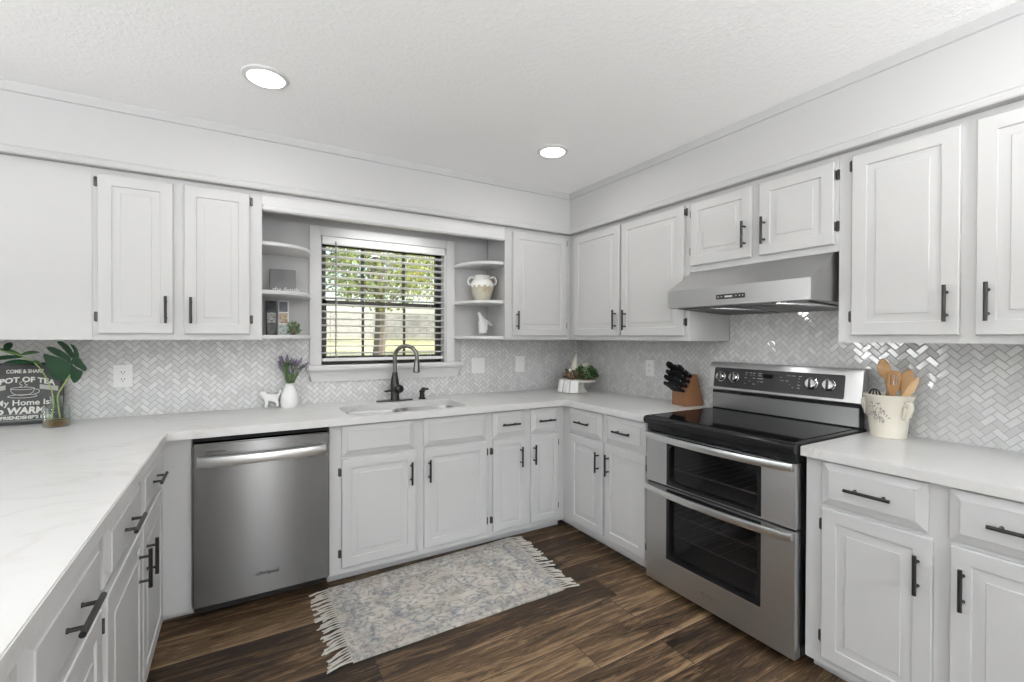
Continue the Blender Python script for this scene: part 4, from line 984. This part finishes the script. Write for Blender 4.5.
p_navy = pic('photo_navy', [(.35, (.02, .024, .04)), (.7, (.07, .08, .11))], 26)
p_grey = pic('photo_grey', [(.35, (.10, .10, .10)), (.65, (.55, .55, .54))], 60)
p_tan = pic('photo_tan', [(.3, (.10, .07, .05)), (.5, (.42, .30, .18)), (.7, (.6, .56, .5))], 55)
p_teal = pic('photo_teal', [(.3, (.10, .15, .16)), (.5, (.35, .42, .40)), (.7, (.62, .62, .58))], 55)
p_dim = pic('photo_dim', [(.3, (.07, .068, .065)), (.7, (.17, .165, .16))], 40)
strip(-2.417, -.135, 1.3585, .45, .060, .205, [p_dim, p_grey, p_dark], 'dark photo strip with one pale photo, left one on the lowest left shelf', .10, p_dark)
strip(-2.352, -.120, 1.3585, -.05, .056, .205, [p_teal, p_tan, p_navy], 'colourful photo strip in a white mount, right one on the lowest left shelf', .05, m_plate)
def bush(name, c, n, r, h, mat, label, cat, seed, lw=.006, ll=.022, solid=None, pots=None):
    rr = random.Random(seed); o = thing(name, label, cat, c); mb = MB(); ms = MB(); c = Vector(c)
    for k in range(n):
        a = rr.uniform(0, 2*PI); q = rr.uniform(.1, 1)**.6; p = c + Vector((r*q*math.cos(a), r*q*math.sin(a), h*(rr.uniform(.15, 1)*(1-.45*q*q))))
        d_ = Vector((math.cos(a)*rr.uniform(.2, 1), math.sin(a)*rr.uniform(.2, 1), rr.uniform(-.2, 1))).normalized()*ll*rr.uniform(.7, 1.2)
        blade(mb, p, p+d_, lw*rr.uniform(.7, 1.2), Vector((rr.uniform(-1, 1), rr.uniform(-1, 1), .6)), .003)
        if k % 5 == 0: ms.tube([c + Vector((r*.2*math.cos(a), r*.2*math.sin(a), .002)), p], .0012, 4)
    mb.build('foliage', mat, o, recalc=False); ms.build('stems', m_twig, o)
    return o
bush('potted_sprig', (-2.300, -.135, 1.3585), 85, .030, .085, m_leaf3, 'small grey-green leafy sprig beside the photo strips on the lowest left shelf', 'plant', 21, .006, .018)
jc = (-1.020, -.14, 1.6145)
jg = thing('jug', 'two-handled stoneware jug with white drip glaze on the right middle shelf', 'jug', jc)
MB().lathe(jc, [(.001, 0), (.050, 0), (.055, .006), (.074, .055), (.088, .105), (.087, .130), (.072, .158), (.056, .170), (.054, .186), (.060, .194), (.054, .194), (.047, .184), (.047, .168), (.06, .12), (.001, .11)], 32).build('body', m_jug, jg)
for s_ in (-1, 1): MB().tube(catmull([(jc[0]+s_*q*.89, jc[1]-s_*q*.45, jc[2]+z) for q, z in ((.054, .176), (.086, .182), (.105, .158), (.098, .130), (.080, .128))], 5), .0072, 8).build('handle', m_ceramic, jg)
def birdf():
    ox, oy, oz = -1.012, -.14, 1.3585
    V_ = [(0, 0, .085, .030), (0, 0, .045, .032), (0, 0, .012, .030), (-.012, 0, .125, .022), (-.026, -.002, .152, .015), (-.034, -.004, .170, .0155), (-.050, -.006, .166, .005), (.022, 0, .112, .018), (.048, .0, .096, .011), (.082, .0, .078, .005)]
    E_ = [(0, 1), (1, 2), (0, 3), (3, 4), (4, 5), (5, 6), (0, 7), (7, 8), (8, 9)]
    def bumps(mb):
        mb.b.normal_update()
        for v in mb.b.verts:
            z = v.co.z-oz
            if z < .105:
                a = math.atan2(v.co.y-oy, v.co.x-ox); k = math.sin(a*6 + (PI if int(z/.018) % 2 else 0))*math.sin(z/.018*PI); v.co += v.normal*.0075*abs(k)
    return skin('bird_figurine', [(ox+x, oy+y, oz+z, r) for x, y, z, r in V_], E_, m_ceramic, None, 3, bumps)
tag(birdf(), 'white glazed bird figurine with knobbly body on the lowest right shelf', 'figurine')

# ------------------------------------------------------------------ cake stand group in the corner
kc = (-.238, -.300, CZ1)
ks = thing('cake_stand', 'whitewashed wooden pedestal stand with greenery in the back corner', 'stand', kc)
MB().lathe(kc, [(.001, 0), (.075, 0), (.075, .008), (.062, .02), (.05, .045), (.047, .07), (.052, .082)], 28).build('pedestal', m_standwood, ks)
MB().lathe(kc, [(.001, .082), (.140, .082), (.146, .087), (.146, .096), (.142, .100), (.132, .098), (.001, .097)], 36).build('plate', m_standwood, ks)
pz = CZ1+.0975
bush('greenery', (kc[0]+.045, kc[1]-.045, pz), 420, .088, .115, m_leaf2, 'leafy green bunch on the right half of the wooden pedestal stand', 'plant', 31, .007, .022)
bush('dried_greenery', (kc[0]-.075, kc[1]-.01, pz), 170, .055, .095, m_twig, 'brownish dried sprig bunch on the left half of the pedestal stand', 'plant', 33, .006, .018)
def cone(name, pts, rad, label, fn=None):
    return tag(MB().tube(catmull(pts, 5), [rad[0] + (rad[1]-rad[0])*(k/(5*(len(pts)-1)))**.9 for k in range(5*(len(pts)-1)+1)], 16).build(name, m_feltcream, ang=80), label, 'ornament')
cone('cone_ornament', [(kc[0]-.012, kc[1]+.03, pz), (kc[0]-.012, kc[1]+.03, pz+.07), (kc[0]-.005, kc[1]+.03, pz+.14), (kc[0]+.008, kc[1]+.028, pz+.205)], (.048, .005), 'tall cream pointed cone ornament standing at the middle of the pedestal stand')
cone('cone_ornament', [(kc[0]+.066, kc[1]-.012, pz), (kc[0]+.062, kc[1]-.010, pz+.06), (kc[0]+.06, kc[1]-.0, pz+.105), (kc[0]+.10, kc[1]+.005, pz+.115), (kc[0]+.125, kc[1]+.005, pz+.10)], (.036, .008), 'short cream cone ornament drooping to the right over the greenery')
tag(MB().sphere((kc[0]-.105, kc[1]-.035, pz+.082), .013, sub=2).build('wooden_bead', m_ceramic), 'small white ball on top of the dried sprigs', 'ornament')
# towel draped over the plate edge
tw = thing('tea_towel', 'white tea towel with grey stripes draped over the left side of the stand', 'towel', (kc[0]-.12, kc[1]-.10, CZ1+.05))
rows = []; rows2 = []; cdir = Vector((-.93, -.36, 0)).normalized(); sdir = Vector((.36, -.93, 0))
for i in range(21):
    s_ = -.085 + .17*i/20; row = []
    edge = math.sqrt(max(.149**2 - s_*s_, 0))
    for j in range(13):
        t = j/12; L_ = .16*t
        if L_ < .05: out = edge - .05 + L_; z = pz + .0035
        else:
            q = L_-.05; out = edge + .003 + .010*math.sin(min(q/.02, 1)*PI/2) + .006*math.sin(s_*75) + .02*(q/.11) ; z = pz + .0035 - q*.86 + .0
        p = Vector(kc) + cdir*out + sdir*(s_*(1+.10*t)); row.append(Vector((p.x, p.y, max(z, CZ1+.006))))
    rows.append(row)
mb = MB(); mb.quadstrip(rows); thicken(mb, Vector((cdir.x*.002, cdir.y*.002, .0022))); mb.build('cloth', m_towel, tw, ang=60)
for i0 in (6, 13):
    mb = MB(); mb.quadstrip([[p + Vector((cdir.x, cdir.y, .3))*.0012 for p in rows[i0+k]] for k in (0, 1)]); thicken(mb, Vector((cdir.x*.002, cdir.y*.002, .0022))); mb.build('stripe', m_towelstripe, tw, ang=60)

# ------------------------------------------------------------------ knife block with knives
BO = Vector((-.158, -1.222, CZ1))
bx, by = Vector((.985, -.17, 0)).normalized(), Vector((.17, .985, 0)).normalized()      # bx: from the low front to the wall, by: across
BL = lambda a, b, w: BO + bx*a + by*b + Vector((0, 0, w))
hw = .062
side = [(0, 0), (.146, 0), (.146, .030), (.099, .198), (.084, .203), (0, .080)]
mb = MB(); mb.loft([[BL(a, s_, w) for a, w in side] for s_ in (-hw, hw)])
es = list(mb.b.edges); bmesh.ops.bevel(mb.b, geom=es, offset=.003, segments=2, affect='EDGES')
tag(mb.build('knife_block', m_knifewood), 'slanted brown wooden knife block on the counter left of the range', 'knife block')
f0, f1 = Vector((0, .080)), Vector((.084, .203)); fdir = (f1-f0).normalized(); fn_ = Vector((-fdir.y, fdir.x))
def knife(row, b, L, r, label, group):
    p = f0 + (f1-f0)*row; A = BL(p.x, b, p.y); dv = (bx*fn_.x + Vector((0, 0, fn_.y))).normalized()
    k = thing('kitchen_knife', label, 'knife', A, group)
    n = 7; pts = [A + dv*(.003 + L*i/(n-1)) for i in range(n)]
    rad = [r*.85, r*1.05, r*.95, r, r*1.05, r*1.25, r*.8]
    MB().tube(pts, rad, 10, flat=1.5).build('grip', m_black, k)
    MB().tube([A - dv*.03, A+dv*.004], r*.7, 8, flat=1.6).build('bolster', m_chrome, k)
    mb = MB()
    for q in (.3, .62): mb.lathe(pts[0] + (pts[-1]-pts[0])*q + by*(-r*1.0), [(r*.38, -.001), (r*.38, r*.62)], 8, axis=-by)
    mb.build('rivets', m_chrome, k)
for i in range(6): knife(.10, -.048+.0192*i, .098, .0066, 'slim black-handled steak knife in the lowest row of the wooden block', 'steak knives in the block')
for i in range(4): knife(.34, -.045+.030*i, .118, .0088, 'black-handled knife in the second lowest row of the wooden block', 'second row knives in the block')
for i in range(4): knife(.58, -.045+.030*i, .125, .0092, 'black-handled knife in the second highest row of the wooden block', 'third row knives in the block')
knife(.84, -.036, .130, .0105, 'black-handled knife at the top of the block, nearest the range', None)
knife(.84, .004, .128, .0100, 'middle one of the three black handles at the top of the block', None)
knife(.86, .042, .150, .0125, 'thickest longest black handle at the top of the block, nearest the corner', None)

# ------------------------------------------------------------------ utensil crock
uc = (-.120, -2.322, CZ1)
uk = thing('utensil_crock', 'cream ceramic crock with floral print holding wooden spoons right of the range', 'crock', uc)
MB().lathe(uc, [(r*.935, z) for r, z in [(.001, .0), (.066, .0), (.070, .006), (.068, .012), (.088, .160), (.096, .176), (.098, .186), (.094, .190), (.088, .186), (.080, .160), (.062, .02), (.001, .016)]], 36).build('pot', m_cream, uk)
for a0 in (math.radians(248), math.radians(86)):
    q = Vector((math.cos(a0), math.sin(a0), 0)); t_ = Vector((-q.y, q.x, 0)); c0 = Vector(uc)
    mb = MB(); mb.tube(catmull([c0+q*.077+Vector((0, 0, .150)), c0+q*.093+Vector((0, 0, .158)), c0+q*.096+Vector((0, 0, .138)), c0+q*.085+Vector((0, 0, .112)), c0+q*.073+Vector((0, 0, .09))], 5), .0125, 8)
    for s_ in (-1, 0, 1): mb.tube([c0+q*.086+t_*s_*.014+Vector((0, 0, .140)), c0+q*.082+t_*s_*.02+Vector((0, 0, .095))], [.008, .003], 7)
    mb.build('handle', m_cream, uk)
mb = MB(); rr = random.Random(2)
pr = lambda z: .0622 + (z-.006)/.154*.0192
for k in range(34):
    a = math.radians(170 + rr.gauss(0, 12)); z = .105 + rr.gauss(0, .022); R__ = pr(z)+.0022
    p = Vector((uc[0]+R__*math.cos(a), uc[1]+R__*math.sin(a), uc[2]+z)); n_ = Vector((math.cos(a), math.sin(a), 0)); t_ = Vector((-n_.y, n_.x, 0)); ang = rr.uniform(0, 2*PI)
    d_ = (t_*math.cos(ang) + Vector((0, 0, math.sin(ang))))*.011; blade(mb, p, p+d_, .0024, n_, 0)
for k in range(3):
    a = math.radians(163+8*k); pts = []
    for q in range(6): z = .07+.013*q; a2 = a + .10*math.sin(q*1.1+k); pts.append((uc[0]+(pr(z)+.002)*math.cos(a2), uc[1]+(pr(z)+.002)*math.sin(a2), uc[2]+z))
    mb.tube(pts, .0009, 4)
mb.build('floral_print', m_print, uk, recalc=False)
def spoon(base, tip, w, L, mat, label, slots=False, flat=.22, pos=.0):
    base, tip = Vector(base), Vector(tip); ax = (tip-base).normalized(); view = Vector((-.93, -.36, 0)); sd_ = ax.cross(view).normalized(); nn = sd_.cross(ax)
    loops = []; tot = (tip-base).length
    for i in range(22):
        t = i/21; s_ = t*tot; hd_ = (s_-(tot-L))/L
        ww = .0055 + t*.001 if hd_ < 0 else .0065 + (w-.0065)*max(0, math.sin(PI*min(1, hd_*.93+.07)))**.65 if hd_ < .999 else .004
        tt = .0052 if hd_ < 0 else .0052 - .0016*min(1, hd_*3)
        c_ = base + ax*s_ + nn*(.008*math.sin(PI*max(0, hd_)))
        loops.append([c_ + sd_*(ww*math.cos(2*PI*k/12)) + nn*(tt*math.sin(2*PI*k/12)) for k in range(12)])
    o = tag(MB().loft(loops).build('wooden_spoon', mat, ang=70), label, 'spoon')
    return o
B_ = lambda dx, dy, z=.03: (uc[0]+dx, uc[1]+dy, CZ1+z)
spoon(B_(.02, -.02), (-.100, -2.290, 1.258), .024, .085, m_spoon, 'round wooden spoon standing leftmost in the crock')
def turner(base, tip, label):
    base, tip = Vector(base), Vector(tip); ax = (tip-base).normalized(); view = Vector((-.93, -.36, 0)); sd_ = ax.cross(view).normalized(); nn = sd_.cross(ax); tot = (tip-base).length; L = .092
    F = lambda u, w, h: base + sd_*u + ax*w + nn*h
    hd_ = tot-L
    outl = [(-.006, 0), (.006, 0), (.0065, hd_-.015), (.020, hd_+.018), (.0235, tot-.018), (.019, tot-.004), (.010, tot), (-.010, tot), (-.019, tot-.004), (-.0235, tot-.018), (-.020, hd_+.018), (-.0065, hd_-.015)]
    slots = [R4(u-.0022, u+.0022, hd_+.030, tot-.016) for u in (-.010, 0, .010)]
    return tag(MB().prism(outl, slots, -.003, .003, F=F).build('slotted_turner', m_spoon2), label, 'turner')
turner(B_(.0, -.005), (-.112, -2.340, 1.207), 'dark honey slotted wooden turner in the middle of the crock')
spoon(B_(.03, .0), (-.085, -2.384, 1.216), .026, .10, m_spoon, 'broad light wooden spoon in the crock behind the pale handle')
spoon(B_(-.02, .01), (-.118, -2.424, 1.183), .0135, .13, m_spoon3, 'pale thick wooden utensil leaning furthest right in the crock')
# whisk / black utensil, flat steel server
wk = thing('whisk', 'small black wire whisk head peeking over the left rim of the crock', 'whisk', B_(-.03, .05, .17))
for k in range(5):
    a = PI*k/5; mb = MB(); c0 = Vector((-.140, -2.278, CZ1+.165)); pts = []
    for q in range(13): t = -PI*.5 + PI*q/12 + PI/2; pts.append(c0 + Vector((.024*math.cos(t)*math.cos(a), .024*math.cos(t)*math.sin(a), .045*math.sin(t))))
    mb.tube(pts, .0016, 5); mb.build('wire', m_black, wk)
MB().tube([(-.135, -2.285, CZ1+.03), (-.140, -2.278, CZ1+.170)], .006, 8).build('grip', m_black, wk)
sv = MB(); A_, B2 = Vector((-.100, -2.300, CZ1+.04)), Vector((-.098, -2.318, 1.186)); sv.tube([A_, (A_+B2)/2, B2], [.006, .007, .009], 10, flat=.25)
tag(sv.build('steel_spatula', m_chrome), 'grey metal utensil handle between the wooden spoons in the crock', 'utensil')

# ------------------------------------------------------------------ outdoors behind the window
def lawn_mat():
    t = NT('sunlit_lawn'); return t.set(Base_Color=t.ramp(t.noise(t.pos(), .8, 5, .7), [(.3, (.30, .30, .11)), (.7, (.55, .51, .28))]), Roughness=.95)
GZ = lambda y: -.45 + .046*y
mb = MB(); mb.loft([[(x, .2, GZ(.2)), (x, 90, GZ(90)), (x, 90, -.9), (x, .2, -.9)] for x in (-40, 70)]); struct(mb.build('ground', lawn_mat()))
m_fence = simple('weathered_fence', (.34, .34, .33), .8, var=.2, vscale=3)
fnc = thing('garden_fence', 'long grey board fence far across the lawn seen through the blind', 'fence', (14, 38, GZ(38)))
mb = MB()
for k in range(96): x = -14 + k*.62; mb.box(x, x+.60, 38, 38.04, GZ(38)-.1, GZ(38)+2.0+.03*(k % 3))
mb.box(-14, 46, 38.04, 38.1, GZ(38)+.4, GZ(38)+.55).box(-14, 46, 38.04, 38.1, GZ(38)+1.5, GZ(38)+1.65).build('boards', m_fence, fnc)
m_bark = simple('grey_bark', (.13, .11, .09), .9, var=.4, vscale=8, bscale=12, bstr=.6, bdist=.03)
def foliage_mat(name, a, b):
    t = NT(name); return t.set(Base_Color=t.mix(t.noise(t.pos(), 1.5, 3), a, b), Roughness=.7, Transmission_Weight=0.)
fm = [foliage_mat('tree_leaf_green', (.10, .16, .03), (.22, .26, .05)), foliage_mat('tree_leaf_yellow', (.34, .33, .06), (.55, .48, .13)), foliage_mat('tree_leaf_dark', (.03, .055, .02), (.09, .12, .03))]
def tree(x, y, h, r, mi, n, seed, label, sz=.14):
    rr = random.Random(seed); t = thing('tree', label, 'tree', (x, y, GZ(y)), 'trees beyond the lawn'); g = GZ(y)
    mb = MB(); mb.tube(catmull([(x, y, g-.1), (x+.1, y, g+h*.35), (x-.1, y, g+h*.8)], 4), [.24*(1-.07*k) for k in range(9)], 9)
    for k in range(5): a = rr.uniform(0, 2*PI); z = g+h*rr.uniform(.35, .6); mb.tube([(x, y, z), (x+r*.6*math.cos(a), y+r*.6*math.sin(a), z+r*.45)], [.08, .03], 6)
    mb.build('trunk', m_bark, t)
    mb = MB(); bmv = mb.b
    for k in range(n):
        a = rr.uniform(0, 2*PI); e_ = math.asin(rr.uniform(-1, 1)); q = rr.uniform(.25, 1)**.5
        c_ = Vector((x+r*q*math.cos(e_)*math.cos(a), y+r*q*math.cos(e_)*math.sin(a), g+h*.70+r*.80*q*math.sin(e_)))
        s_ = rr.uniform(.5, 1.)*sz; v1 = Vector((rr.gauss(0, 1), rr.gauss(0, 1), rr.gauss(0, 1))).normalized()*s_; v2 = v1.orthogonal().normalized()*s_*.7
        f_ = [bmv.verts.new(c_+v1), bmv.verts.new(c_+v2), bmv.verts.new(c_-v1*.6), bmv.verts.new(c_-v2)]; bmv.faces.new(f_)
    mb.build('crown', fm[mi], t, recalc=False)
tree(1.6, 13.0, 5.6, 2.3, 0, 2600, 1, 'green tree seen through the left part of the blind', .13)
tree(6.0, 17.5, 7.0, 2.9, 1, 3000, 2, 'yellow-green tree seen in the middle of the window', .16)
tree(11.5, 18.0, 6.4, 2.6, 0, 2400, 3, 'green tree seen through the right part of the blind', .16)
tree(6.2, 30.0, 9.0, 4.2, 2, 2600, 4, 'dark tree before the far fence, left of the yellow-green tree', .24)
tree(17.5, 31.0, 9.5, 4.6, 2, 2600, 5, 'dark tree before the far fence, right of the yellow-green tree', .24)
tree(-4.2, 33.0, 9.5, 4.4, 0, 2400, 6, 'green tree before the far fence at the far left of the yard', .24)
